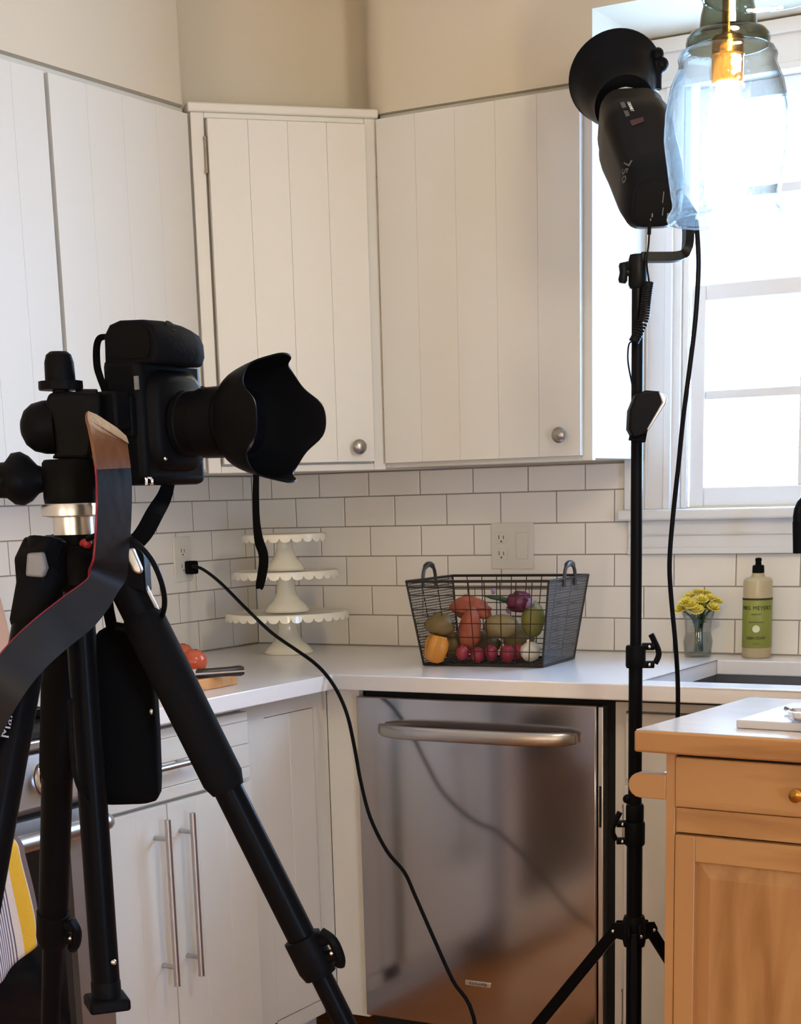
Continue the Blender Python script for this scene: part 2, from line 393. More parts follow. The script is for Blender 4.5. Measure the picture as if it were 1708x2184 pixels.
def text_bm(s, size, ex=0.0003):
    cu = bpy.data.curves.new('txt', 'FONT'); cu.body = s; cu.size = size; cu.extrude = ex; cu.align_x = 'CENTER'; cu.align_y = 'CENTER'
    cu.resolution_u = 3
    o = bpy.data.objects.new('txt', cu); COL.objects.link(o)
    bpy.context.view_layer.update()
    me = bpy.data.meshes.new_from_object(o.evaluated_get(bpy.context.evaluated_depsgraph_get()))
    bpy.data.objects.remove(o); bpy.data.curves.remove(cu)
    bm = B(); bm.from_mesh(me); bpy.data.meshes.remove(me); return bm
def put_text(s, size, pos, xdir, ydir, sx=1.0):
    bm = text_bm(s, size); x = Vector(xdir).normalized(); y = Vector(ydir); y = (y-x*y.dot(x)).normalized(); z = x.cross(y); pos = Vector(pos)
    for v in bm.verts: v.co = pos+x*v.co.x*sx+y*v.co.y+z*v.co.z
    return bm
def dup(root, loc, label=None, group=None):
    c = root.copy(); COL.objects.link(c); c.location = loc
    if label: c['label'] = label
    if group: c['group'] = group
    for ch in root.children:
        k = ch.copy(); COL.objects.link(k); k.parent = c
        for g in ch.children:
            e = g.copy(); COL.objects.link(e); e.parent = k
    return c

# ================================================================== SETTING
RX, RY, CZ = 5.2, -6.2, 2.75
CT = 0.914                                    # counter height
ZU0, ZU1 = 1.372, 2.146                       # upper cabinets
struct('floor', mbox(-0.1, RX+0.1, RY-0.1, 0.1, -0.05, 0), 'floor')
struct('ceiling', mbox(-0.1, RX+0.1, RY-0.1, 0.1, CZ, CZ+0.05), 'ceil')
WX0, WX1, WZ0, WZ1 = 1.235, 2.305, 1.262, 2.215
b = B(); T = 0.14; y0 = 0.0035
box(b, -0.1, WX0, y0, T, 0, CZ); box(b, WX1, RX+0.1, y0, T, 0, CZ); box(b, WX0, WX1, y0, T, 0, WZ0); box(b, WX0, WX1, y0, T, WZ1, CZ)
wall_back = struct('wall_back', b, 'wall', loc=(0, 0, 0))
wall_left = struct('wall_left', mbox(-0.12, -0.0035, RY-0.1, 0.0, 0, CZ), 'wall', loc=(0, 0, 0))
# right wall with an invented glazed door, added unseen to let in daylight
b = B()
box(b, RX, RX+0.12, RY-0.1, -4.6, 0, CZ); box(b, RX, RX+0.12, -3.85, 0.1, 0, CZ); box(b, RX, RX+0.12, -4.6, -3.85, 2.1, CZ)
struct('wall_right', b, 'wall')
struct('wall_front', mbox(-0.1, RX+0.1, RY-0.12, RY, 0, CZ), 'wall')
portal('added_door_portal', (RX+0.14, -4.225, 1.05), (0, PI/2, 0), 2.1, 0.75)
d1 = thing('added_door_1', (RX+0.06, -4.225, 0), kind='structure')
b = B(); box(b, RX+0.03, RX+0.09, -4.6, -4.5, 0, 2.1); box(b, RX+0.03, RX+0.09, -3.95, -3.85, 0, 2.1)
box(b, RX+0.03, RX+0.09, -4.5, -3.95, 2.0, 2.1); box(b, RX+0.03, RX+0.09, -4.5, -3.95, 0, 0.12)
obj('added_door_frame', b, 'trim', d1)
obj('pane', mbox(RX+0.055, RX+0.061, -4.5, -3.95, 0.12, 2.0), 'pane', d1)

# soffit over the cabinets: flush left and right of the corner, a recessed diagonal between, a higher fascia over the window
SB = 2.146
poly = [(-0.0035, RY), (0.33, RY), (0.33, -0.675), (0.327, -0.664), (0.318, -0.656), (0.15, -0.56), (0.14, -0.53), (0.15, -0.50), (0.44, -0.20), (0.50, -0.20), (0.54, -0.23), (0.58, -0.29), (0.61, -0.322), (0.65, -0.33), (1.162, -0.33), (1.162, 0.0035), (-0.0035, 0.0035)]
b = prism(B(), [Vector((x, y, SB+0.012)) for x, y in poly], (0, 0, CZ-SB-0.012))
box(b, 1.162, RX, -0.33, 0.0035, 2.296, CZ)
struct('wall_soffit', b, 'wall', smooth=50)

# ---- subway tiles
J = 0.0028; TW, TH = 0.1556, 0.0778
def tile_mesh(w, h):
    me = bpy.data.meshes.new('tile'); bm = B(); c = 0.0015; t = 0.0036
    o_ = [(-w/2, -h/2), (w/2, -h/2), (w/2, h/2), (-w/2, h/2)]
    i_ = [(-w/2+c, -h/2+c), (w/2-c, -h/2+c), (w/2-c, h/2-c), (-w/2+c, h/2-c)]
    a = [bm.verts.new((x, t, z)) for x, z in o_]; m_ = [bm.verts.new((x, c*0.6, z)) for x, z in o_]; f = [bm.verts.new((x, 0, z)) for x, z in i_]
    for p, q in ((a, m_), (m_, f)):
        for k in range(4): bm.faces.new((p[k], p[(k+1) % 4], q[(k+1) % 4], q[k]))
    bm.faces.new(f); bm.faces.new(a[::-1]); bmesh.ops.recalc_face_normals(bm, faces=bm.faces)
    bm.to_mesh(me); bm.free(); me.materials.append(MT['tile']); return me
TM = {}
def add_tile(parent, s0, s1, z0, z1, left):
    if s1-s0 < 0.008 or z1-z0 < 0.008: return
    key = (round(s1-s0-J, 4), round(z1-z0-J, 4))
    if key not in TM: TM[key] = tile_mesh(*key)
    o = bpy.data.objects.new('tile', TM[key]); COL.objects.link(o); o.parent = parent
    s, z = (s0+s1)/2, (z0+z1)/2
    k = R.uniform(-0.0003, 0.0003)
    if left: o.location = (k, -s, z); o.rotation_euler = (R.uniform(-.003, .003), 0, PI/2+R.uniform(-.003, .003))
    else: o.location = (s, -k, z); o.rotation_euler = (R.uniform(-.003, .003), 0, R.uniform(-.003, .003))
ZJ = [CT+0.0045+TH*k for k in range(0, 7)]
def rows():
    out = []
    for k in range(0, 6):
        z0 = CT+0.001 if k == 0 else ZJ[k]
        out.append((k, z0, min(ZJ[k+1], ZU0-0.002)))
    return out
APX0 = 1.118                                   # apron and stool of the window start here
for k, z0, z1 in rows():
    off = 0.298 if k % 2 == 0 else 0.298-TW/2
    s = off-3*TW
    lim = 2.62
    while s < lim:
        a, e = max(s, 0.0), min(s+TW, lim)
        if z1 > 1.152 and e > APX0:
            if z0 < 1.14 and z1 > 1.15:          # row under the apron, cut to height
                if a < APX0: add_tile(wall_back, a, APX0, z0, z1, False)
                add_tile(wall_back, max(a, APX0), e, z0, 1.149, False)
            elif a < APX0: add_tile(wall_back, a, APX0, z0, z1, False)
        elif e > a: add_tile(wall_back, a, e, z0, z1, False)
        s += TW
    s = (0.118 if k % 2 == 0 else 0.118-TW/2)-TW
    while s < 1.75:
        a, e = max(s, 0.0), min(s+TW, 1.75)
        if e > a: add_tile(wall_left, a, e, z0, z1, True)
        s += TW
obj('grout_bed', mbox(0, APX0, 0.0012, 0.0035, CT-0.03, ZU0, ), 'grout', wall_back)
obj('grout_bed', mbox(APX0, 2.62, 0.0012, 0.0035, CT-0.03, 1.152), 'grout', wall_back)
obj('grout_bed', mbox(-0.0035, -0.0012, -1.75, 0, CT-0.03, ZU0), 'grout', wall_left)

# ---- window over the sink
w1 = thing('window_1', (1.77, 0, WZ0), kind='structure')
def casing_v(x0, x1):
    b = B(); box(b, x0, x1, -0.018, 0.004, 1.258, 2.19)
    w = x1-x0; box(b, x0, x0+0.016, -0.026, -0.018, 1.258, 2.19); box(b, x1-0.018, x1, -0.024, -0.018, 1.258, 2.19)
    box(b, x0+w*0.44, x0+w*0.50, -0.0215, -0.018, 1.258, 2.19); return b
obj('casing', casing_v(1.112, 1.228), 'trim', w1, bev=0.002)
obj('casing', casing_v(2.312, 2.428), 'trim', w1, bev=0.002)
b = B(); box(b, 1.112, 2.428, -0.018, 0.004, 2.19, 2.292); box(b, 1.112, 2.428, -0.026, -0.018, 2.19, 2.205); box(b, 1.105, 2.435, -0.034, -0.018, 2.262, 2.292)
obj('head_casing', b, 'trim', w1, bev=0.002)
obj('stool', mbox(1.10, 2.44, -0.045, 0.03, 1.232, 1.258), 'trim', w1, bev=0.006, segs=3)
b = B(); box(b, APX0, 2.42, -0.016, 0.004, 1.152, 1.232); box(b, APX0, 2.42, -0.021, -0.016, 1.152, 1.168); box(b, APX0, 2.42, -0.021, -0.016, 1.196, 1.200)
obj('apron', b, 'trim', w1, bev=0.003)
b = B(); box(b, 1.226, 1.246, -0.012, 0.14, 1.258, 2.215); box(b, 2.294, 2.314, -0.012, 0.14, 1.258, 2.215); box(b, 1.246, 2.294, -0.012, 0.14, 2.195, 2.215); box(b, 1.246, 2.294, 0.03, 0.14, 1.245, 1.26)
obj('jamb', b, 'trim', w1, bev=0.002)
b = B(); box(b, 1.246, 1.262, -0.002, 0.012, 1.258, 2.195); box(b, 2.278, 2.294, -0.002, 0.012, 1.258, 2.195)
obj('stop', b, 'trim', w1, bev=0.003)
def sash(name, ya, yb, x0, x1, z0, z1, st, bot, top):
    b = B(); box(b, x0, x0+st, ya, yb, z0, z1); box(b, x1-st, x1, ya, yb, z0, z1); box(b, x0+st, x1-st, ya, yb, z0, z0+bot); box(b, x0+st, x1-st, ya, yb, z1-top, z1)
    s = obj(name, b, 'trim', w1, bev=0.003)
    xa, xb, za, zb = x0+st, x1-st, z0+bot, z1-top
    n = 4; ym = (ya+yb)/2
    for i in range(1, n):
        x = xa+(xb-xa)*i/n; obj('muntin', mbox(x-0.010, x+0.010, ya+0.004, yb-0.004, za, zb), 'trim', s, bev=0.002)
    zm = (za+zb)/2
    obj('muntin', mbox(xa, xb, ya+0.005, yb-0.005, zm-0.010, zm+0.010), 'trim', s, bev=0.002)
    for i in range(n):
        for q in range(2):
            x = xa+(xb-xa)*i/n; xe = xa+(xb-xa)*(i+1)/n; zs = za if q == 0 else zm; ze = zm if q == 0 else zb
            obj('pane', mbox(x, xe, ym-0.002, ym+0.002, zs, ze), 'pane', s)
    return s
sash('lower_sash', 0.014, 0.048, 1.262, 2.278, 1.26, 1.764, 0.036, 0.046, 0.036)
sash('upper_sash', 0.052, 0.086, 1.262, 2.278, 1.73, 2.195, 0.036, 0.036, 0.036)

# ================================================================== CABINETS
def planks(bm, x0, x1, y0, y1, z0, z1, n, along, g=0.0004):
    """a slab with vertical V-joints: n boards side by side along the given axis"""
    if along == 'x':
        w = (x1-x0)/n
        for i in range(n): box(bm, x0+i*w+(g/2 if i else 0), x0+(i+1)*w-(g/2 if i < n-1 else 0), y0, y1, z0, z1)
        box(bm, x0+0.002, x1-0.002, y0+0.0022 if y0 < y1 else y0, y1, z0+0.001, z1-0.001)
    else:
        w = (y1-y0)/n
        for i in range(n): box(bm, x0, x1, y0+i*w+(g/2 if i else 0), y0+(i+1)*w-(g/2 if i < n-1 else 0), z0, z1)
        box(bm, x0, x1-0.0022, y0+0.002, y1-0.002, z0+0.001, z1-0.001)
    return bm
def knob(parent, p, nrm, name='knob'):
    p = Vector(p)
    b = lathe(B(), [(0.0, 0), (0.008, 0.0), (0.0065, 0.008), (0.008, 0.014), (0.0165, 0.019), (0.0172, 0.023), (0.014, 0.028), (0.007, 0.031), (0, 0.0315)], p, nrm, 24)
    return obj(name, b, 'knob', parent, smooth=40)
def hinge(parent, p, axis_dir=(0, 0, 1), L=0.07):
    p = Vector(p); b = tube(B(), [p-Vector((0, 0, L/2)), p+Vector((0, 0, L/2))], 0.0042, 8)
    for k in (-0.5, 0.5): tube(b, [p+Vector((0, 0, k*L-0.003)), p+Vector((0, 0, k*L+0.003))], 0.0055, 8)
    return obj('hinge', b, 'knob', parent, smooth=40)

# left run of wall cabinets
uc = thing('upper_cabinet', (0.16, -1.2, ZU0), 'long white wall cabinet on the left wall with a dark gap between two doors', 'cabinet')
b = mbox(0.0, 0.312, -1.95, -0.648, ZU0, ZU1+0.012)
obj('body', b, 'white_paint', uc, bev=0.002)
dz0, dz1 = ZU0+0.006, ZU1-0.004
obj('door', planks(B(), 0.314, 0.332, -1.110, -0.655, dz0, dz1, 4, 'y'), 'white_paint', uc, bev=0.0004)
obj('door', planks(B(), 0.314, 0.332, -1.60, -1.123, dz0, dz1, 5, 'y'), 'white_paint', uc, bev=0.0004)
obj('door', planks(B(), 0.314, 0.332, -1.93, -1.607, dz0, dz1, 3, 'y'), 'white_paint', uc, bev=0.0004)
obj('door_gap', mbox(0.305, 0.3145, -1.1235, -1.1095, dz0, dz1), 'gap', uc)

# diagonal corner wall cabinet
A2, B2 = Vector((0.33, -0.646, 0)), Vector((0.622, -0.33, 0))
ex = (B2-A2).normalized(); ny = Vector((ex.y, -ex.x, 0)); LW = (B2-A2).length       # ny points into the room
DM = Matrix(((ex.x, ny.x, 0, A2.x), (ex.y, ny.y, 0, A2.y), (0, 0, 1, 0), (0, 0, 0, 1)))
cc = thing('upper_cabinet', (0.3, -0.3, ZU0), 'diagonal corner wall cabinet with one narrow door and round knob', 'cabinet')
b = prism(B(), [Vector((x, y, ZU0)) for x, y in ((0.002, -0.646), (0.328, -0.646), (0.622, -0.332), (0.622, -0.002), (0.002, -0.002))], (0, 0, ZU1-ZU0))
obj('body', b, 'white_paint', cc)
b = B(); st = 0.030
box(b, 0.0, st, -0.001, 0.012, ZU0-0.004, ZU1, M=DM); box(b, LW-st, LW, -0.001, 0.012, ZU0-0.004, ZU1, M=DM)
box(b, st, LW-st, -0.001, 0.012, ZU0-0.004, ZU0+0.012, M=DM); box(b, st, LW-st, -0.001, 0.012, ZU1-0.012, ZU1, M=DM)
obj('face_frame', b, 'white_paint', cc, bev=0.002)
obj('top_trim', mbox(-0.006, LW+0.004, -0.05, 0.016, ZU1, ZU1+0.020, M=DM), 'white_paint', cc, bev=0.004)
cdoor = obj('door', box(planks(B(), 0, 1, 0, 1, 0, 1, 1, 'x'), 0, 0, 0, 0, 0, 0) if False else (lambda b: ([box(b, st+0.004+i*(LW-2*st-0.008)/4+(0.0002 if i else 0), st+0.004+(i+1)*(LW-2*st-0.008)/4-(0.0002 if i < 3 else 0), 0.013, 0.031, ZU0+0.016, ZU1-0.016, M=DM) for i in range(4)], box(b, st+0.006, LW-st-0.006, 0.013, 0.0288, ZU0+0.017, ZU1-0.017, M=DM))[1])(B()), 'white_paint', cc, bev=0.0004)
kp = V(759, 952, DM @ Vector((LW*0.9, 0.031, 1.42)))
q = DM.inverted() @ kp
knob(cdoor, DM @ Vector((q.x, 0.030, 1.421)), ny)
for z in (ZU1-0.09, ZU0+0.10): hinge(cc, DM @ Vector((st+0.001, 0.017, z)))

# right-hand wall cabinet beside the window
rc = thing('upper_cabinet', (0.9, -0.16, ZU0), 'wide white wall cabinet next to the window, its bare end panel catching daylight', 'cabinet')
b = B(); box(b, 0.624, 1.162, -0.312, 0.0, ZU0+0.004, ZU1+0.012)
obj('body', b, 'white_paint', rc, bev=0.0015)
b = B(); box(b, 0.622, 0.640, -0.331, -0.312, ZU0, ZU1); box(b, 1.136, 1.162, -0.331, -0.312, ZU0, ZU1); box(b, 0.64, 1.136, -0.331, -0.312, ZU0, ZU0+0.014); box(b, 0.64, 1.136, -0.331, -0.312, ZU1-0.010, ZU1)
obj('face_frame', b, 'white_paint', rc, bev=0.0015)
rdoor = obj('door', planks(B(), 0.637, 1.142, -0.352, -0.333, ZU0+0.011, ZU1-0.004, 5, 'x'), 'white_paint', rc, bev=0.0004)
kq = at(1200, 928, 1, -0.352)
knob(rdoor, kq, (0, -1, 0))
for z in (ZU1-0.09, ZU0+0.10): hinge(rc, (0.630, -0.336, z))

# ---- base cabinets, left run
XF = 0.612
lb = thing('base_cabinet', (0.3, -1.06, 0), 'white base cabinet by the stove with drawer, two doors and long bar pulls', 'cabinet')
b = B(); box(b, 0.004, XF-0.02, -1.464, -0.004, 0.10, 0.876)
obj('body', b, 'white_paint', lb)
obj('toe_kick', mbox(0.05, 0.54, -1.464, -0.60, 0.0, 0.10), 'white_paint', lb)
b = B(); box(b, XF-0.02, XF, -1.464, -1.452, 0.10, 0.876); box(b, XF-0.02, XF, -0.955, -0.612, 0.838, 0.876); box(b, XF-0.02, XF, -1.452, -0.955, 0.866, 0.876)
box(b, XF-0.02, XF, -1.452, -0.955, 0.700, 0.730); box(b, XF-0.02, XF, -0.955, -0.870, 0.10, 0.838); box(b, XF-0.02, XF, -0.668, -0.612, 0.10, 0.838); box(b, XF-0.02, XF, -1.452, -0.612, 0.10, 0.135)
obj('face_frame', b, 'white_paint', lb)
obj('corner_panel', planks(B(), XF-0.02, XF-0.0015, -0.8680, -0.6700, 0.1370, 0.8360, 2, 'y'), 'white_paint', lb, bev=0.0012)
b = B()
for z0, z1 in ((0.720, 0.7445), (0.7455, 0.7945), (0.7955, 0.8435), (0.8445, 0.864)): box(b, XF+0.001, XF+0.019, -1.45, -0.957, z0, z1)
box(b, XF+0.001, XF+0.016, -1.449, -0.958, 0.721, 0.863)
ld = obj('drawer', b, 'white_paint', lb, bev=0.0015)
def bar_pull(parent, p0, p1, out, name='bar_pull', r=0.0066, post=0.16):
    p0, p1 = Vector(p0), Vector(p1); out = Vector(out)
    b = tube(B(), [p0, p1], r, 12)
    for t in (post, 1-post):
        q = p0.lerp(p1, t); tube(b, [q, q-out], r*0.75, 10)
    return obj(name, b, 'steel_h', parent, smooth=40)
bar_pull(ld, (XF+0.052, -1.44, 0.793), (XF+0.052, -1.165, 0.793), (0.034, 0, 0))
for (a, e, hy) in ((-1.450, -1.253, -1.296), (-1.249, -0.953, -1.214)):
    dr = obj('door', planks(B(), XF+0.001, XF+0.019, a, e, 0.138, 0.712, 2 if e-a < 0.25 else 3, 'y'), 'white_paint', lb, bev=0.0008)
    bar_pull(dr, (XF+0.054, hy, 0.345), (XF+0.054, hy, 0.690), (0.036, 0, 0), post=0.115)

# filler in the corner and the sink base
fl = obj('filler_panel', mbox(XF+0.001, 0.702, -0.612, -0.592, 0.085, 0.876), 'white_paint', None, bev=0.0015)
tag(fl, 'narrow white filler panel between the corner and the dishwasher', 'panel')
sb = thing('base_cabinet', (1.9, -0.3, 0), 'white sink base cabinet right of the dishwasher, half hidden by the island', 'cabinet')
b = B(); box(b, 1.338, 1.356, -0.59, -0.01, 0.10, 0.876); box(b, 2.60, 2.62, -0.59, -0.01, 0.10, 0.876); box(b, 1.356, 2.60, -0.59, -0.01, 0.10, 0.12); box(b, 1.356, 2.60, -0.025, -0.01, 0.12, 0.876)
obj('body', b, 'white_paint', sb)
obj('toe_kick', mbox(1.34, 2.6, -0.53, -0.05, 0, 0.10), 'white_paint', sb)
b = B(); box(b, 1.338, 1.362, -0.612, -0.59, 0.10, 0.870); box(b, 1.362, 2.62, -0.612, -0.59, 0.852, 0.870); box(b, 1.362, 2.62, -0.612, -0.59, 0.690, 0.715); box(b, 1.362, 2.62, -0.612, -0.59, 0.10, 0.13); box(b, 1.955, 1.985, -0.612, -0.59, 0.13, 0.69)
obj('face_frame', b, 'white_paint', sb)
obj('shadow_strip', mbox(1.338, 2.62, -0.608, -0.59, 0.870, 0.878), 'gap', sb)
for a, e in ((1.364, 1.96), (1.98, 2.60)): obj('false_drawer', mbox(a, e, -0.626, -0.611, 0.705, 0.848), 'white_paint', sb, bev=0.006, segs=3)
for a, e in ((1.364, 1.96), (1.98, 2.60)):
    obj('door', planks(B(), a, e, -0.632, -0.613, 0.13, 0.695, 5, 'x'), 'white_paint', sb, bev=0.004)
for z in (0.61, 0.20): hinge(sb, (1.3605, -0.617, z), L=0.075)

# ---- countertop with a cut-out for the sink
DC = 0.668
SX0, SX1, SY0, SY1 = 1.392, 2.10, -0.585, -0.140
b = B(); zt, zb = CT, CT-0.034
outer = [(0.0, -1.466), (DC, -1.466), (DC, -DC), (2.63, -DC), (2.63, 0.0), (0.0, 0.0)]
def slab(bm, polys, z0, z1):
    for p in polys: prism(bm, [Vector((x, y, z0)) for x, y in p], (0, 0, z1-z0))
slab(b, [[(0, -1.466), (DC, -1.466), (DC, -DC), (DC, 0), (0, 0)], [(DC, -DC), (SX0, -DC), (SX0, 0), (DC, 0)],
         [(SX0, -DC), (SX1, -DC), (SX1, SY0), (SX0, SY0)], [(SX0, SY1), (SX1, SY1), (SX1, 0), (SX0, 0)], [(SX1, -DC), (2.63, -DC), (2.63, 0), (SX1, 0)]], zb, zt)
bmesh.ops.remove_doubles(b, verts=b.verts, dist=1e-5)
# drop the shared inner walls so the slab is one solid
seen = {}
for f in list(b.faces):
    k = tuple(sorted(v.index for v in f.verts)) if False else tuple(sorted((round(v.co.x, 4), round(v.co.y, 4), round(v.co.z, 4)) for v in f.verts))
    seen.setdefault(k, []).append(f)
for k, fs in seen.items():
    if len(fs) > 1: bmesh.ops.delete(b, geom=fs, context='FACES_ONLY')
ct = obj('countertop', b, 'quartz', None, bev=0.003, segs=2)
tag(ct, 'white quartz worktop running in an L along both walls with a sink cut-out', 'countertop')
sk = thing('sink', ((SX0+SX1)/2, -0.36, 0.69), 'stainless undermount sink set in the white worktop under the window', 'sink')
b = B(); t = 0.008; z0 = 0.70
box(b, SX0-0.004-t, SX0-0.004, SY0-0.01, SY1+0.01, z0, zb-0.001); box(b, SX1+0.004, SX1+0.004+t, SY0-0.01, SY1+0.01, z0, zb-0.001)
box(b, SX0-0.004, SX1+0.004, SY0-0.01-t, SY0-0.01, z0, zb-0.001); box(b, SX0-0.004, SX1+0.004, SY1+0.01, SY1+0.01+t, z0, zb-0.001); box(b, SX0-0.004, SX1+0.004, SY0-0.01, SY1+0.01, z0-t, z0)
obj('basin', b, 'sink_steel', sk)
obj('drain', lathe(B(), [(0, 0.0005), (0.045, 0.0005), (0.045, 0.004), (0.03, 0.004), (0.02, 0.002), (0, 0.002)], (1.75, -0.36, z0), (0, 0, 1), 24), 'chrome', sk, smooth=40)
# faucet, only the tip of its spout is in view
fp = at(1705, 1168, 1, -0.26)
fc = thing('faucet', (fp.x+0.10, -0.075, CT), 'dark gooseneck kitchen faucet, its spout tip showing at the right edge', 'faucet')
bx = fp.x+0.10
obj('base', lathe(B(), [(0, 0), (0.027, 0), (0.027, 0.012), (0.018, 0.02), (0, 0.02)], (bx, -0.075, CT), (0, 0, 1), 20), 'black_metal', fc, smooth=40)
pts = spline([(bx, -0.075, CT+0.015), (bx, -0.075, CT+0.28), (bx-0.02, -0.11, CT+0.37), (bx-0.055, -0.17, CT+0.395), (fp.x, -0.255, CT+0.35), (fp.x, -0.262, fp.z+0.02)], 6)
obj('spout', tube(B(), pts, 0.012, 12), 'black_metal', fc, smooth=40)
obj('spray_head', tube(B(), [(fp.x, -0.26, fp.z-0.012), (fp.x, -0.26, fp.z+0.055)], [0.014, 0.017], 14), 'black_metal', fc, smooth=40)
obj('lever', tube(B(), [(bx+0.018, -0.075, CT+0.08), (bx+0.075, -0.085, CT+0.12)], [0.007, 0.005], 10), 'black_metal', fc, smooth=40)

# ---- dishwasher
DX0, DX1 = 0.706, 1.316
dw = thing('dishwasher', (1.01, -0.33, 0), 'stainless dishwasher under the worktop with a bowed bar handle', 'dishwasher')
obj('tub', mbox(0.712, 1.332, -0.598, -0.02, 0.0, 0.872), 'gap', dw)
b = B(); box(b, DX0, DX1-0.014, -0.632, -0.600, 0.098, 0.862)
obj('front_panel', b, 'steel', dw, bev=0.003)
obj('side_channel', mbox(DX1-0.012, DX1, -0.628, -0.600, 0.098, 0.860), 'alu', dw, bev=0.002)
obj('latch_slot', mbox(DX1-0.0085, DX1-0.0035, -0.6292, -0.6275, 0.60, 0.69), 'gap', dw)
hz = 0.792; pts = []
for i in range(25):
    t = i/24; x = 0.775+(1.262-0.775)*t
    pts.append((x, -0.640-0.048*(1-(2*t-1)**4)**0.8 - 0.006, hz))
rings = []
for i, p in enumerate(pts):
    e = min(1, (0.78, 0.93)[1 if min(i, 24-i) else 0]+0.05*min(i, 24-i))
    rings.append([Vector(p)+Vector((0, 0.009*c*0.9, 0.0152*s*e)) for c, s in ((math.cos(2*PI*j/14), math.sin(2*PI*j/14)) for j in range(14))])
obj('handle', loft(B(), rings), 'steel_h', dw, smooth=50)
p = at(1019, 2114, 1, -0.633)
nb = obj('badge', mbox(p.x-0.032, p.x+0.034, -0.6345, -0.632, 0.2065, 0.2185), 'alu', dw, bev=0.0008)
obj('badge_print', put_text('KitchenAid', 0.010, (p.x+0.001, -0.6348, 0.2125), (1, 0, 0), (0, 0, 1)), 'dim_print', nb)
obj('kick_plate', mbox(DX0+0.004, DX1, -0.54, -0.52, 0.0, 0.095), 'gap', dw)

# ---- stove
SYR = -1.475
rg = thing('stove', (0.35, -1.86, 0), 'stainless range with black oven window at the left edge, towel on its handle', 'stove')
obj('body', mbox(0.02, 0.615, SYR-0.76, SYR, 0.02, 0.90), 'steel', rg, bev=0.003)
b = B(); box(b, 0.03, 0.665, SYR-0.758, SYR-0.002, 0.901, 0.915)
obj('cooktop', b, 'gap', rg, bev=0.003)
obj('front_lip', mbox(0.616, 0.672, SYR-0.76, SYR-0.001, 0.882, 0.900), 'steel_h', rg, bev=0.004)
gr = B()
for k in range(6): box(gr, 0.08, 0.62, SYR-0.06-k*0.125, SYR-0.048-k*0.125, 0.917, 0.940)
for k in range(4): box(gr, 0.10+k*0.16, 0.112+k*0.16, SYR-0.70, SYR-0.05, 0.928, 0.940)
obj('grate', gr, 'black_metal', rg)
b = prism(B(), [Vector((x, SYR-0.76, z)) for x, z in ((0.616, 0.768), (0.655, 0.768), (0.668, 0.780), (0.652, 0.874), (0.616, 0.874))], (0, 0.758, 0))
pn = obj('control_panel', b, 'steel_h', rg, bev=0.003)
for k in range(5):
    p = Vector((0.662, -1.625-0.135*k, 0.824)); n = Vector((1, 0, 0.16)).normalized()
    kn = obj('knob', lathe(B(), [(0, 0), (0.030, 0.0), (0.030, 0.006), (0.022, 0.010), (0.021, 0.030), (0.018, 0.034), (0, 0.034)], p, n, 24), 'black', rg, smooth=40)
    obj('bezel', lathe(B(), [(0.030, 0.0), (0.035, 0.0), (0.034, 0.005), (0.030, 0.007)], p, n, 24), 'chrome', kn, smooth=40)
obj('door_gap', mbox(0.60, 0.640, SYR-0.755, SYR-0.003, 0.757, 0.768), 'gap', rg)
# oven door: frame with a rounded black window
HZ = 0.733
yl, yr, zl, zh = SYR-0.757, SYR-0.004, 0.14, 0.757
b = B()
o_ = [(yl, zl), (yr, zl), (yr, zh), (yl, zh)]
inn = [((yl+yr)/2+u, 0.425+v) for u, v in rrect(yr-yl-0.190, 0.55, 0.030, 5)]
xo, xi = 0.655, 0.618
def ringface(bm, x, outer_pts, inner_pts):
    vo = [bm.verts.new((x, a, c)) for a, c in outer_pts]; vi = [bm.verts.new((x, a, c)) for a, c in inner_pts]
    n = len(inner_pts)//4
    for s_ in range(4):
        oc = vo[(2, 3, 0, 1)[s_]]
        seg = vi[s_*n:(s_+1)*n]
        for k in range(n-1): bm.faces.new((oc, seg[k], seg[k+1]))
        nx = vi[((s_+1)*n) % len(vi)]; bm.faces.new((oc, seg[-1], nx, vo[(3, 0, 1, 2)[s_]]))
    return vo, vi
vo, vi = ringface(b, xo, o_, inn); vo2 = [b.verts.new((xi, a, c)) for a, c in o_]; vi2 = [b.verts.new((xi+0.02, a, c)) for a, c in inn]
for k in range(4): b.faces.new((vo[k], vo[(k+1) % 4], vo2[(k+1) % 4], vo2[k]))
for k in range(len(vi)): b.faces.new((vi[k], vi[(k+1) % len(vi)], vi2[(k+1) % len(vi)], vi2[k]))
dr = obj('oven_door', b, 'steel_door', rg, bev=0.0)
obj('window', mbox(0.630, 0.6395, yl+0.03, yr-0.03, zl+0.008, zh-0.025), 'oven_glass', dr)
hp = [(0.657, SYR-0.030, HZ-0.012), (0.690, SYR-0.036, HZ-0.005), (0.708, SYR-0.065, HZ-0.001), (0.712, SYR-0.12, HZ+0.000), (0.712, SYR-0.64, HZ+0.000), (0.708, SYR-0.695, HZ-0.001), (0.690, SYR-0.722, HZ-0.005), (0.657, SYR-0.73, HZ-0.012)]
obj('handle', tube(B(), spline(hp, 5), 0.0165, 14), 'steel_h', rg, smooth=50)
obj('storage_drawer', mbox(0.616, 0.655, yl, yr, 0.03, 0.132), 'steel_h', rg, bev=0.004)

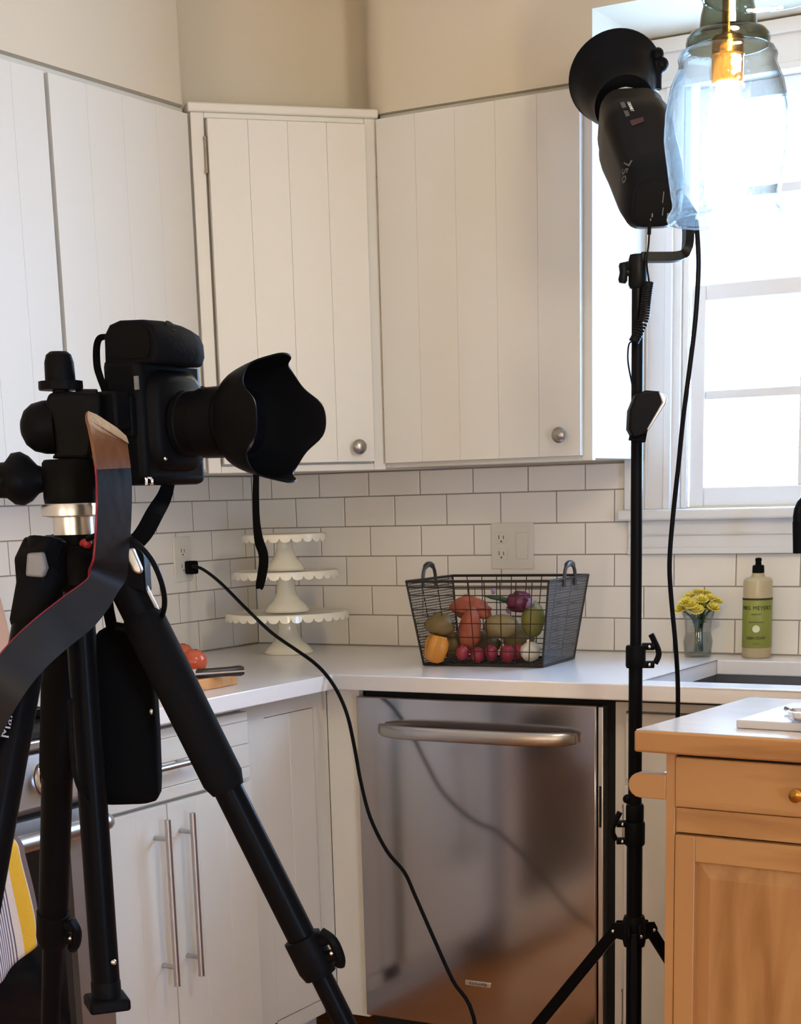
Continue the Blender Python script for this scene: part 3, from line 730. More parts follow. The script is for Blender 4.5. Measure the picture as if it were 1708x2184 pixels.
# towel over the oven handle
ty1 = at(64, 1900, 0, 0.738).y; ty0 = ty1-0.20
b = B(); uvl = b.loops.layers.uv.new('uv'); NU, NV = 40, 44
grid = []
for i in range(NU+1):
    u = i/NU; yy = ty0+(ty1-ty0)*u; row = []
    hang = 0.245-0.070*u-0.004*math.sin(u*9)
    for j in range(NV+1):
        v = j/NV; rr = 0.0205
        L1 = 0.16; tot = L1+PI*rr+hang; s = v*tot
        if s < L1: x, z = 0.712-rr-0.004*math.sin(v*6), HZ-(L1-s)
        elif s < L1+PI*rr:
            a = (s-L1)/rr; x, z = 0.712-rr*math.cos(a), HZ+rr*math.sin(a)
        else:
            q = (s-L1-PI*rr); x, z = 0.712+rr+0.006*math.sin(u*14+q*9)*min(1, q*8)+0.004*u*q*3, HZ-q
        row.append((b.verts.new((x, yy+0.010*math.sin(v*7+u*2)*v+0.022*max(0, v-0.6), z)), u, v))
    grid.append(row)
for i in range(NU):
    for j in range(NV):
        c4 = [grid[i][j], grid[i+1][j], grid[i+1][j+1], grid[i][j+1]]
        f = b.faces.new([c[0] for c in c4])
        for lp, c in zip(f.loops, c4): lp[uvl].uv = (c[1], c[2])
tw = obj('dish_towel', b, 'towel', None, smooth=60)
mo = tw.modifiers.new('thick', 'SOLIDIFY'); mo.thickness = 0.003; mo.offset = 0
tag(tw, 'white dish towel with thin dark stripes and a yellow border on the oven handle', 'towel')

# ================================================================== ON THE COUNTER
Z0 = CT+0.0006
# cake stands, stacked largest at the bottom
cxy = Vector((0.262, -0.240, 0))
def cake_stand(z, h, Rp, rb, label):
    r = thing('cake_stand', (cxy.x, cxy.y, z), label, 'cake stand', 'milk glass cake stands stacked in the corner')
    b = lathe(B(), [(0, 0), (rb, 0), (rb*1.02, 0.004), (rb*0.93, 0.010), (rb*0.90, 0.014), (rb*0.70, 0.026), (rb*0.62, 0.030), (rb*0.47, 0.045), (rb*0.40, h*0.62), (rb*0.42, h*0.85), (rb*0.52, h-0.008), (0, h-0.008)], (cxy.x, cxy.y, z), (0, 0, 1), 36)
    obj('pedestal', b, 'milk', r, smooth=50)
    b = lathe(B(), [(0, h-0.008), (Rp*0.55, h-0.008), (Rp*0.97, h-0.005), (Rp, h-0.001), (Rp*0.985, h+0.003), (Rp*0.95, h+0.0005), (0, h-0.0003)], (cxy.x, cxy.y, z), (0, 0, 1), 48)
    obj('plate', b, 'milk', r, smooth=50)
    n = int(round(2*PI*Rp/0.030)); K = 8; b = B()
    rin, rout = [], []
    top = []; bot = []; topi = []; boti = []
    for i in range(n*K):
        a = 2*PI*i/(n*K); t = (i % K)/K
        dz = 0.0065+0.0105*math.sqrt(max(0, 1-(2*t-1)**2))
        c, s = math.cos(a), math.sin(a)
        for lst, rr, zz in ((top, Rp, h), (bot, Rp+0.001, h-dz), (boti, Rp-0.0035, h-dz), (topi, Rp-0.0035, h)):
            lst.append(b.verts.new((cxy.x+c*rr, cxy.y+s*rr, z+zz)))
    N = n*K
    for a_, c_ in ((top, bot), (bot, boti), (boti, topi), (topi, top)):
        for i in range(N): b.faces.new((a_[i], a_[(i+1) % N], c_[(i+1) % N], c_[i]))
    obj('scalloped_rim', b, 'milk', r, smooth=50)
    return r
zp = [1.0185, 1.124, 1.2165]
cake_stand(Z0, zp[0]-Z0, 0.160, 0.064, 'widest milk glass cake stand with a scalloped rim, standing on the worktop')
cake_stand(zp[0]+0.0035, zp[1]-zp[0]-0.0035, 0.138, 0.058, 'middle milk glass cake stand, standing on the widest one')
cake_stand(zp[1]+0.0035, zp[2]-zp[1]-0.0035, 0.109, 0.050, 'smallest milk glass cake stand at the top of the stack, empty')

# ---- wire basket
BC = Vector((0.917, -0.320, 0)); bt = math.radians(4)
def bp(u, v, z): # local basket coordinates
    c, s = math.cos(bt), math.sin(bt); return Vector((BC.x+u*c-v*s, BC.y+u*s+v*c, z))
bw0, bd0, bw1, bd1 = 0.150, 0.104, 0.177, 0.131
zb0, zb1 = CT+0.0035, 1.111
bk = thing('wire_basket', (BC.x, BC.y, CT), 'dark wire basket with perforated metal ends and two handles, full of vegetables', 'basket')
def bcorner(su, sv, t): return bp(su*(bw0+(bw1-bw0)*t), sv*(bd0+(bd1-bd0)*t), zb0+(zb1-zb0)*t)
wr = B()
def wire(a, c, r=0.0012): tube(wr, [a, c], r, 5)
b = B()
for t, r in ((0, 0.003), (1, 0.0032)):
    cs = [bcorner(su, sv, t) for su, sv in ((-1, -1), (1, -1), (1, 1), (-1, 1))]
    for i in range(4): tube(b, [cs[i], cs[(i+1) % 4]], r, 8)
for su in (-1, 1):
    for sv in (-1, 1): tube(b, [bcorner(su, sv, 0), bcorner(su, sv, 1)], 0.0026, 8)
obj('rim_frame', b, 'wire', bk, smooth=40)
for sv in (-1, 1):
    for i in range(1, 9):
        k = -1+2*i/9
        wire(bp(k*bw0, sv*bd0, zb0), bp(k*bw1, sv*bd1, zb1))
    for i in range(1, 6):
        t = i/6.0; wire(bcorner(-1, sv, t), bcorner(1, sv, t))
    wire(bcorner(-1, sv, 0.93), bcorner(1, sv, 0.93), 0.0018)
for i in range(1, 10):
    k = -1+2*i/10; wire(bp(k*bw0, -bd0, zb0), bp(k*bw0, bd0, zb0))
for i in range(1, 8):
    k = -1+2*i/8; wire(bp(-bw0, k*bd0, zb0), bp(bw0, k*bd0, zb0))
ws = obj('wire_mesh', wr, 'wire', bk, smooth=40); ws['kind'] = 'stuff'
for su, nm in ((-1, 'wire'), (1, 'zinc')):
    b = B(); pitch = 0.0076; rows_n = int(0.205/(pitch*0.866)); hr = 0.35 if su < 0 else 0.16
    for rI in range(rows_n):
        t = (rI+0.5)/rows_n; half = bd0+(bd1-bd0)*t; n = int(2*half/pitch)
        for cI in range(n):
            v = -half+(cI+0.5+(0.5 if rI % 2 else 0))*2*half/n
            if v > half-pitch*0.3: continue
            def PT(dv, dz):
                tt = min(1, max(0, t+dz/(zb1-zb0))); vv = max(-half, min(half, v+dv)); return bp(su*(bw0+(bw1-bw0)*tt), vv, zb0+(zb1-zb0)*tt)
            o6 = [PT(pitch*0.577*math.sin(k*PI/3), pitch*0.577*math.cos(k*PI/3)) for k in range(6)]
            i6 = [PT(pitch*hr*math.sin(k*PI/3), pitch*hr*math.cos(k*PI/3)) for k in range(6)]
            vo = [b.verts.new(p) for p in o6]; vi = [b.verts.new(p) for p in i6]
            for k in range(6): b.faces.new((vo[k], vo[(k+1) % 6], vi[(k+1) % 6], vi[k]))
    e = obj('perforated_end', b, nm, bk); e['kind'] = 'stuff'
    h0 = []
    for k in range(13):
        a = PI*k/12; v = -0.036*math.cos(a)*(1 if abs(math.cos(a)) < 0.99 else 1)
        h0.append(bp(su*(bw1+0.002), v, zb1-0.018+0.052*math.sin(a)**0.55 if 0 < k < 12 else zb1-0.018))
    rad = [0.0042]*13
    for k in (4, 5, 6, 7, 8): rad[k] = 0.0068
    obj('handle', tube(B(), h0, rad, 10), 'basket_handle', bk, smooth=50)

# vegetables in the basket
zf = zb0+0.002
def put(name, bm, m, label, cat, group=None, smooth=60):
    return tag(obj(name, bm, m, None, smooth=smooth), label, cat, group)
GV = 'vegetables in the wire basket'
def bpx(px, py, v=-0.08): # basket content seen at pixel, on the plane local v
    return V(px, py, bp(0, v, 1.0))
def veg(name, px, py, v, sx, sy, sz, m, label, cat, lump=0.1, ls=2.0, seed=1, M=None, group=GV):
    c = bpx(px, py, v)
    return put(name, blob(B(), c, sx, sy, sz, 20, 14, lump, ls, seed, M), m, label, cat, group)
rpos = [(986, 1392), (1018, 1397), (1047, 1392), (1082, 1394), (1106, 1390)]
rlab = ['leftmost of the red radishes in the row along the basket front', 'second red radish from the left in the basket front row',
        'middle red radish of the row of five along the basket front', 'largest red radish, fourth from the left in the basket front row', 'red radish half hidden just left of the white garlic bulb']
for k, (x, y) in enumerate(rpos):
    v = -0.080 if k < 4 else -0.05
    c = bpx(x, y, v); rr = (0.0155, 0.0165, 0.0165, 0.0185, 0.017)[k]
    c.z = max(c.z, zf+rr*1.1+0.001)
    r = thing('radish', (c.x, c.y, c.z-rr*1.1), rlab[k], 'radish', 'radishes in the wire basket')
    obj('root', blob(B(), c, rr, rr, rr*1.12, 16, 12, 0.08, 2, k), 'radish', r, smooth=60)
    obj('tail', tube(B(), [c+Vector((0.002, -rr*0.5, -rr*0.8)), c+Vector((0.006, -rr*1.15, -rr*0.9))], [0.002, 0.0004], 6), 'radish', r, smooth=60)
c = bpx(1131, 1386, -0.078); c.z = zf+0.0245
gl = thing('garlic_bulb', (c.x, c.y, zf), 'white garlic bulb at the front right of the basket', 'garlic', GV)
b = B()
lathe(b, [(0, -0.0235), (0.008, -0.0235), (0.020, -0.014), (0.0252, 0), (0.021, 0.013), (0.010, 0.020), (0.0045, 0.026), (0.004, 0.032), (0, 0.032)], c, (0.1, -0.6, 1), 40, lambda r, h, a: (r*(1-0.10*abs(math.cos(a*3.5))**6), 0))
obj('bulb', b, 'garlic', gl, smooth=60)
obj('root_plate', blob(B(), c+Vector((-0.001, 0.006, -0.0215)), 0.007, 0.006, 0.003, 10, 6), 'potato', gl, smooth=60)
# orange pepper with lobes
c = bpx(930, 1378, -0.062); c.z = zf+0.038
pp = thing('bell_pepper', (c.x, c.y, zf), 'orange bell pepper at the front left corner inside the basket', 'pepper', GV)
obj('flesh', lathe(B(), [(0, -0.030), (0.013, -0.034), (0.023, -0.026), (0.027, 0), (0.026, 0.018), (0.018, 0.030), (0.008, 0.027), (0, 0.024)], c, (0.25, 0.1, 1), 40, lambda r, h, a: (r*(1+0.12*math.cos(4*a)), 0)), 'orange_pepper', pp, smooth=60)
obj('stalk', tube(B(), [c+Vector((0.006, 0.002, 0.024)), c+Vector((0.014, 0.006, 0.044))], [0.005, 0.0035], 8), 'stem', pp, smooth=60)
Rt = Matrix.Rotation
b = B(); c = bpx(1002, 1335, -0.045)
blob(b, c+Vector((0, 0, -0.008)), 0.027, 0.025, 0.052, 20, 16, 0.22, 2.2, 5, Rt(0.15, 3, 'Y'))
sp_ = obj('sweet_potato', b, 'sweet_potato', None, smooth=60); tag(sp_, 'knobbly orange-red sweet potato standing upright in the basket', 'sweet potato', GV)
b = B(); c2 = bpx(1003, 1298, -0.01)
blob(b, c2, 0.052, 0.024, 0.027, 22, 14, 0.35, 2.6, 11, Rt(0.1, 3, 'Y'))
tag(obj('sweet_potato', b, 'sweet_potato', None, smooth=60), 'orange-red sweet potato lying across the top of the heap', 'sweet potato', GV)
veg('potato', 1068, 1336, -0.045, 0.043, 0.033, 0.028, 'potato', 'large tan potato in the middle of the basket', 'potato', 0.12, 1.8, 3)
veg('pear', 1137, 1320, -0.03, 0.027, 0.027, 0.044, 'green_fruit', 'green pear behind the right front corner of the basket', 'pear', 0.10, 1.5, 8)
veg('squash', 938, 1332, -0.055, 0.036, 0.032, 0.026, 'brown_onion', 'brown green squash above the orange pepper', 'squash', 0.15, 2, 9)
veg('potato', 960, 1374, 0.0, 0.034, 0.032, 0.030, 'brown_onion', 'dark brown potato behind the orange pepper', 'potato', 0.12, 2, 12)
veg('potato', 1030, 1372, 0.055, 0.045, 0.032, 0.030, 'brown_onion', 'dark potato at the bottom of the basket behind the radishes', 'potato', 0.12, 2, 14)
veg('potato', 1105, 1362, 0.04, 0.040, 0.035, 0.032, 'potato', 'tan potato deep in the basket behind the garlic', 'potato', 0.12, 2, 15)
# red onion with a green stalk
c = bpx(1106, 1283, -0.03)
ro = thing('red_onion', (c.x, c.y, c.z-0.02), 'dark purple onion with peeling skin and a green stalk on top of the heap', 'onion', GV)
obj('bulb', blob(B(), c, 0.030, 0.026, 0.024, 20, 14, 0.28, 3.2, 21, Rt(-0.3, 3, 'Y')), 'purple', ro, smooth=60)
obj('loose_skin', blob(B(), c+Vector((0.026, -0.002, -0.004)), 0.014, 0.010, 0.012, 12, 8, 0.4, 3, 22), 'lilac', ro, smooth=60)
obj('loose_skin', blob(B(), c+Vector((-0.022, -0.010, -0.018)), 0.007, 0.004, 0.010, 10, 8, 0.4, 3, 23), 'lilac', ro, smooth=60)
obj('stalk', tube(B(), spline([c+Vector((-0.022, -0.004, 0.002)), bpx(1062, 1276, -0.03), bpx(1028, 1270, -0.03)], 5), [0.006]*5+[0.005]*3+[0.003, 0.002, 0.001], 8), 'stem', ro, smooth=60)
obj('dry_tip', blob(B(), bpx(1052, 1260, -0.02), 0.006, 0.004, 0.008, 10, 8, 0.4, 3, 24), 'lilac', ro, smooth=60)

# ---- vase with yellow chrysanthemums
vc = at(1488, 1391, 2, CT); vc.y = min(vc.y, -0.072); vc = Vector((at(1488, 1391, 1, vc.y).x, vc.y, CT))
vs_ = thing('vase', (vc.x, vc.y, CT), 'small clear glass vase of yellow flowers beside the sink', 'vase')
prof = [(0, 0.003), (0.028, 0.003), (0.030, 0.012), (0.033, 0.035), (0.029, 0.055), (0.031, 0.085), (0.040, 0.112), (0.0412, 0.112), (0.0325, 0.084), (0.0308, 0.055), (0.035, 0.035), (0.032, 0.010), (0.031, 0.0), (0, 0.0)]
obj('glass', lathe(B(), prof, (vc.x, vc.y, Z0), (0, 0, 1), 32), 'vase_glass', vs_, smooth=60)
obj('water', lathe(B(), [(0, 0.005), (0.027, 0.005), (0.032, 0.035), (0.028, 0.055), (0, 0.055)], (vc.x, vc.y, Z0), (0, 0, 1), 24), 'water', vs_, smooth=60)
heads = [(1454, 1300, -0.005), (1470, 1275, 0.01), (1488, 1266, 0.015), (1474, 1292, -0.02), (1496, 1281, -0.015), (1512, 1278, 0.0), (1527, 1284, 0.005), (1486, 1303, -0.025), (1520, 1298, -0.015), (1505, 1268, 0.02), (1463, 1286, -0.012), (1498, 1297, 0.0)]
places = ['at the lower left of the bunch', 'at the upper left of the bunch', 'at the very top of the bunch', 'left of the middle, facing out', 'in the middle of the bunch', 'right of the middle', 'at the far right of the bunch', 'lowest in front of the bunch', 'at the lower right of the bunch', 'behind the middle at the top right', 'on the left, between two others', 'behind the lowest front one']
fmesh = None
proto = None
for k, (x, y, off) in enumerate(heads):
    hp_ = V(x, y, vc, off)
    lab = 'yellow chrysanthemum '+places[k]+' in the glass vase'
    r = thing('chrysanthemum', hp_, lab, 'flower', 'yellow flowers in the glass vase')
    out = (hp_-Vector((vc.x, vc.y, CT+0.06))).normalized()
    if k == 0:
        b = B(); x0_, y0_, d0_ = Vector((1, 0, 0)), Vector((0, 1, 0)), Vector((0, 0, 1))
        for ring, (n, el, L) in enumerate(((15, 0.25, 0.0165), (13, 0.65, 0.015), (9, 1.05, 0.012))):
            for i in range(n):
                a = 2*PI*(i+0.5*(ring % 2))/n; dr_ = Vector((math.cos(a)*math.cos(el), math.sin(a)*math.cos(el), math.sin(el)))
                sd = Vector((-math.sin(a), math.cos(a), 0)); up = dr_.cross(sd)
                base = dr_*0.003; wdt = 0.0034
                vv = [b.verts.new(base-sd*wdt*0.4), b.verts.new(base+sd*wdt*0.4), b.verts.new(base+dr_*L*0.7+sd*wdt-up*0.001), b.verts.new(base+dr_*L), b.verts.new(base+dr_*L*0.7-sd*wdt-up*0.001)]
                b.faces.new(vv)
        me = bpy.data.meshes.new('petals'); b.to_mesh(me); b.free(); me.materials.append(MT['petal']); fmesh = me
        b = blob(B(), (0, 0, 0.004), 0.007, 0.007, 0.005, 10, 6); hm = bpy.data.meshes.new('heart'); b.to_mesh(hm); b.free(); hm.materials.append(MT['petal2'])
    rotq = Vector((0, 0, 1)).rotation_difference((out*0.7+Vector((0.12, -0.35, 0.35))).normalized()).to_euler()
    for nm, me in (('petals', fmesh), ('heart', hm)):
        o = bpy.data.objects.new(nm, me); COL.objects.link(o); o.parent = r; o.rotation_euler = rotq; s = R.uniform(0.86, 1.05); o.scale = (s, s, s)
    foot = Vector((vc.x+R.uniform(-.012, .012), vc.y+R.uniform(-.012, .012), CT+0.012))
    mid = Vector((vc.x, vc.y, CT+0.085))+(hp_-Vector((vc.x, vc.y, hp_.z)))*0.3
    obj('stem', tube(B(), spline([hp_-out*0.002, mid, foot], 5), 0.0024, 6), 'stem', r, smooth=60)
    b = B()
    for q in range(7):
        p = mid.lerp(hp_, -0.35+0.20*q); a = R.uniform(0, 2*PI); dv = Vector((math.cos(a), math.sin(a), 0.2))*0.020; sd = Vector((-math.sin(a), math.cos(a), 0))*0.005
        vv = [b.verts.new(p), b.verts.new(p+dv*0.5+sd), b.verts.new(p+dv), b.verts.new(p+dv*0.5-sd)]; b.faces.new(vv)
    obj('leaf', b, 'leaf_dark', r)

# ---- soap bottle
sc_ = at(1612, 1398, 2, CT); sy = -0.060; sxx = at(1613, 1390, 1, sy).x
so = thing('soap_bottle', (sxx, sy, CT), 'bottle of dish soap with green label and black cap beside the yellow flowers', 'bottle')
rs = 0.0335; zt_ = at(1612, 1232, 1, sy).z-CT; zlab0, zlab1 = at(1612, 1383, 1, sy-rs).z, at(1612, 1280, 1, sy-rs).z
obj('body', lathe(B(), [(0, 0), (rs-0.003, 0), (rs, 0.004), (rs, zt_-0.008), (rs-0.004, zt_-0.002), (0.016, zt_+0.002), (0.014, zt_+0.010), (0, zt_+0.010)], (sxx, sy, Z0), (0, 0, 1), 40), 'soap_clear', so, smooth=50)
b = lathe(B(), [(rs+0.0003, 0), (rs+0.0007, 0.0005), (rs+0.0007, zlab1-zlab0-0.0005), (rs+0.0003, zlab1-zlab0)], (sxx, sy, zlab0), (0, 0, 1), 48)
lb_ = obj('label', b, 'soap_label', so, smooth=50)
zc0 = at(1612, 1228, 1, sy).z
obj('cap', lathe(B(), [(0, 0), (0.0135, 0), (0.014, 0.002), (0.0135, 0.016), (0.011, 0.018), (0.0075, 0.018), (0.0065, 0.026), (0.008, 0.029), (0.0065, 0.034), (0, 0.035)], (sxx, sy, CT+zt_+0.011), (0, 0, 1), 24), 'black', so, smooth=40)
fdir = (CAM-Vector((sxx, sy, CAM.z))).normalized(); fang = math.atan2(fdir.y, fdir.x)-0.06
def wrap(bm, z, rr=rs+0.0011):
    for v in bm.verts:
        a = fang+v.co.x/rr; q = v.co.copy(); v.co = Vector((sxx+math.cos(a)*(rr+q.z), sy+math.sin(a)*(rr+q.z), z+q.y))
    return bm
def lz(py): return at(1612, py, 1, sy-rs*0.8).z
for s, size, py, sx in (("MRS. MEYER'S", 0.0130, 1297, 1.0), ("CLEAN DAY", 0.0045, 1310, 1.0), ("LEMON VERBENA SCENT", 0.0032, 1327, 1.0), ("DISH SOAP", 0.0095, 1361, 0.9), ("16 FL OZ", 0.0035, 1373, 1.0)):
    t_ = text_bm(s, size); obj('label_print', wrap(t_, lz(py)), 'ink', lb_)
b = B()
zz = lz(1278)
lathe(b, [(rs+0.0006, -0.0022), (rs+0.0011, -0.0022), (rs+0.0011, 0.0022), (rs+0.0006, 0.0022)], (sxx, sy, zz), (0, 0, 1), 48); obj('label_band', b, 'ink', lb_, smooth=50)
b = B(); ring = [b.verts.new(((math.cos(2*PI*k/24))*0.0085, math.sin(2*PI*k/24)*0.0085, 0.0010)) for k in range(24)]; b.faces.new(ring)
obj('label_seal', wrap(b, lz(1341)), 'cream', lb_)

# ---- outlets
def outlet(name, y=None, x=None, z=1.16, w=0.07, h=0.115, label='', n=1):
    L = y is not None
    r = thing(name, (0.0, y, z) if L else (x, 0.0, z), label, 'outlet')
    def T(u, d, zz): return Vector((d, y+u, z+zz)) if L else Vector((x+u, -d, z+zz))
    def bx(u0, u1, d0, d1, a, c):
        b_ = B(); p, q = T(u0, d0, a), T(u1, d1, c); box(b_, min(p.x, q.x), max(p.x, q.x), min(p.y, q.y), max(p.y, q.y), p.z, q.z); return b_
    obj('plate', bx(-w/2, w/2, 0.0005, 0.006, -h/2, h/2), 'white_plastic', r, bev=0.002)
    gangs = [0] if n == 1 else [-w/4, w/4]
    for gi, g in enumerate(gangs):
        if gi == 0:
            for zz in (-0.02, 0.02):
                s = obj('socket', bx(g-0.0165, g+0.0165, 0.006, 0.0075, zz-0.014, zz+0.014), 'white_plastic', r, bev=0.001)
                b_ = bx(g-0.0075, g-0.0055, 0.0073, 0.0078, zz-0.003, zz+0.007)
                p, q = T(g+0.0055, 0.0073, zz-0.003), T(g+0.0075, 0.0078, zz+0.006); box(b_, min(p.x, q.x), max(p.x, q.x), min(p.y, q.y), max(p.y, q.y), p.z, q.z)
                p, q = T(g-0.0022, 0.0073, zz-0.0105), T(g+0.0022, 0.0078, zz-0.0065); box(b_, min(p.x, q.x), max(p.x, q.x), min(p.y, q.y), max(p.y, q.y), p.z, q.z)
                obj('slot', b_, 'dark_slot', s)
        else: obj('rocker', bx(g-0.0165, g+0.0165, 0.006, 0.009, -0.033, 0.033), 'white_plastic', r, bev=0.0015)
    return r
outlet('wall_outlet', y=-0.336, z=1.161, label='white outlet plate on the left wall with the black plug in it')
outlet('wall_outlet', x=0.799, z=1.175, w=0.118, h=0.116, label='wide white outlet and switch plate on the tiles behind the basket', n=2)

# ---- black power cord from that outlet, over the counter edge and down
pc = thing('power_cord', (0.012, -0.316, 1.135), 'black power cord running from the left wall outlet over the worktop edge to the floor', 'cord')
pb = Vector((0.008, -0.320, 1.139))
b = B(); box(b, 0.0082, 0.034, -0.334, -0.306, 1.122, 1.156)
obj('plug', b, 'black_matte', pc, bev=0.004)
cpx = [(412, 1208, 0.045, None), (432, 1214, 0.09, None), (470, 1243, 0.19, None), (530, 1303, 0.34, None), (580, 1350, 0.47, None), (630, 1385, 0.57, None), (668, 1412, 0.63, None), (697, 1441, 0.672, None)]
pts = [Vector((0.030, -0.318, 1.142))]
for (x, y, vx, _) in cpx: pts.append(at(x, y, 0, vx))
tail = [(722, 1480, -0.70), (742, 1530, -0.73), (757, 1600, -0.76), (770, 1670, -0.78), (790, 1745, -0.80), (825, 1815, -0.83), (862, 1860, -0.86), (885, 1910, -0.88), (920, 1990, -0.91), (965, 2090, -0.94), (1010, 2170, -0.97)]
for (x, y, vy) in tail: pts.append(at(x, y, 1, vy))
e = pts[-1]; pts += [Vector((e.x+0.06, e.y-0.06, 0.05)), Vector((e.x+0.13, e.y-0.14, 0.006)), Vector((e.x+0.30, e.y-0.32, 0.0045)), Vector((e.x+0.45, e.y-0.2, 0.0045))]
obj('cable', tube(B(), spline(pts, 5), 0.0042, 8), 'black', pc, smooth=60)
obj('strain_relief', tube(B(), [pts[0], pts[1].lerp(pts[0], 0.3), pts[1]], [0.010, 0.007, 0.0048], 10), 'black_matte', pc, smooth=60)

# ---- chopping board, tomatoes, knife
cb0 = at(478, 1452, 2, CT+0.012)
def chop_board():
    bmx = B(); xr, yr_ = 0.572, -0.885; w, l, h = 0.20, 0.36, 0.024
    n = 9
    for i in range(n):
        y1 = yr_-i*l/n; y0 = yr_-(i+1)*l/n
    r = thing('cutting_board', (xr-w/2, yr_-l/2, CT), 'thick wooden chopping board on the left worktop behind the tripod', 'cutting board')
    for i in range(n):
        y1 = yr_-i*l/n; y0 = yr_-(i+1)*l/n+0.0004
        pl = [(xr-w, y0), (xr, y0), (xr, y1), (xr-w, y1)]
        if i == 0: pl = [(xr-w, y0), (xr, y0)]+[(xr-0.03+0.03*math.cos(a), y1-0.03+0.03*math.sin(a)) for a in (0, 0.5, 1.0, PI/2)]+[(xr-w, y1)]
        b_ = prism(B(), [Vector((x, y, Z0)) for x, y in pl], (0, 0, h)); obj('stave', b_, 'board_wood', r, bev=0.0012)
    return xr, yr_, h
bxr, byr, bh = chop_board()
for k, (x, y, rr, lab) in enumerate(((412, 1411, 0.031, 'red tomato nearest the knife on the chopping board'), (386, 1398, 0.031, 'red tomato further left, half hidden by the tripod leg'))):
    c = at(x, y, 2, CT+bh+rr*0.9); 
    if k == 1: c = Vector((c.x, c.y, CT+bh+rr*0.9))
    t = thing('tomato', (c.x, c.y, c.z-rr*0.88), lab, 'tomato', 'tomatoes on the chopping board')
    obj('flesh', lathe(B(), [(0, -rr*0.88), (rr*0.5, -rr*0.84), (rr*0.92, -rr*0.4), (rr, 0.0), (rr*0.88, rr*0.5), (rr*0.45, rr*0.84), (rr*0.12, rr*0.80), (0, rr*0.76)], c, (0.1, 0.15, 1), 28), 'tomato', t, smooth=60)
    obj('calyx', blob(B(), c+Vector((0.003, 0.005, rr*0.80)), 0.007, 0.007, 0.002, 8, 4), 'stem', t, smooth=60)
kh0, kh1 = at(416, 1437, 2, CT+bh+0.011), at(519, 1430, 2, CT+bh+0.0115)
kn = thing('kitchen_knife', tuple(kh0), 'kitchen knife with a black handle sticking out over the chopping board edge', 'knife')
kd = (kh1-kh0).normalized(); ks = kd.cross(Vector((0, 0, 1))).normalized()
b = B(); rings = []
for t, hw, hh in ((0, 0.0085, 0.009), (0.03, 0.010, 0.0105), (0.3, 0.0085, 0.0095), (0.7, 0.0095, 0.010), (0.93, 0.0105, 0.0115), (1.0, 0.008, 0.009)):
    c = kh0.lerp(kh1, t); rings.append([c+ks*u*hw+Vector((0, 0, 1))*v*hh for u, v in rrect(2, 2, 0.7, 3)])
hd = obj('handle', loft(b, rings), 'knife', kn, smooth=50)
obj('tang', ribbon(B(), [kh0.lerp(kh1, t)-Vector((0, 0, 0.0)) for t in (0.0, 0.5, 1.002)], Vector((0, 0, 1)), 0.0035, 0.0216), 'chrome', kn)
bl = kh0-kd*0.17
b = prism(B(), [kh0+Vector((0, 0, 0.006))+ks*0.0015, kh0+Vector((0, 0, -0.008))+ks*0.0015, bl+kd*0.03+Vector((0, 0, -0.009))+ks*0.0015, bl+Vector((0, 0, 0.004))+ks*0.0015], ks*-0.003)
obj('blade', b, 'chrome', kn)
obj('bolster', ribbon(B(), [kh0-kd*0.010, kh0+kd*0.003], Vector((0, 0, 1)), 0.020, 0.013), 'chrome', kn)

# leaning wooden board at the far left
lbx = 0.10
edge = [(43, 1300), (42, 1275), (36, 1258), (24, 1242), (8, 1225), (-14, 1212), (-45, 1206), (-80, 1206)]
P_ = [at(x, y, 0, lbx) for x, y in edge]
low_r = Vector((lbx, P_[0].y-0.012, CT+0.003)); far = Vector((lbx, P_[-1].y-0.10, P_[-1].z)); low_l = Vector((lbx, far.y+0.02, CT+0.003))
outl = [low_r]+P_+[far, low_l]
lean = [Vector((0.030+(1.16-p.z)*0.30, p.y, p.z)) for p in outl]
b = prism(B(), lean, (-0.016, 0, -0.004))
bo = obj('leaning_board', b, 'lean_wood', None, bev=0.005, segs=3)
tag(bo, 'pale wooden serving board leaning on the tiles at the left edge', 'cutting board')

# ================================================================== ISLAND
IC = Vector((1.696, -1.39, 0)); ia = math.radians(-4.4)
IM = Matrix.Translation(IC) @ Matrix.Rotation(ia, 4, 'Z')          # local x along the front, y to the back, origin at the front left corner of the top
IZ = 0.93
isl = thing('kitchen_island', IM @ Vector((0.6, 0.24, 0)), 'maple kitchen island cart with pale top and towel bar end at the right', 'island')
ORG[isl.name] = Vector(isl.location)
LX, LD = 1.20, 0.465
obj('worktop', mbox(0.0, LX, 0.0, LD, IZ-0.036, IZ-0.001, M=IM), 'island_edge', isl, bev=0.004, segs=3)
obj('worktop_surface', mbox(0.003, LX-0.003, 0.003, LD-0.003, IZ-0.001, IZ+0.0004, M=IM), 'island_top', isl)
cx0, cx1, cy0, cy1 = 0.046, LX-0.046, 0.024, LD-0.03; cz0 = 0.13
b = B(); box(b, cx0, cx0+0.018, cy0+0.02, cy1, cz0, IZ-0.037, M=IM); box(b, cx1-0.018, cx1, cy0+0.02, cy1, cz0, IZ-0.037, M=IM); box(b, cx0, cx1, cy1-0.012, cy1, cz0, IZ-0.037, M=IM); box(b, cx0, cx1, cy0+0.02, cy1, cz0, cz0+0.018, M=IM)
obj('carcass', b, 'island_wood', isl)
for xa_ in (cx0, cx1-0.016): obj('front_stile', mbox(xa_, xa_+0.016, cy0, cy0+0.02, cz0, IZ-0.037, M=IM), 'island_wood', isl, bev=0.001)
def ilz(py): return at(1440, py, 1, (IM @ Vector((0.1, cy0, 0))).y).z
zd1, zd0 = IZ-0.041, ilz(1722)
zr0 = ilz(1776)
obj('rail', mbox(cx0+0.016, cx1-0.016, cy0+0.004, cy0+0.02, zr0, zd0-0.001, M=IM), 'island_wood_h', isl, bev=0.001)
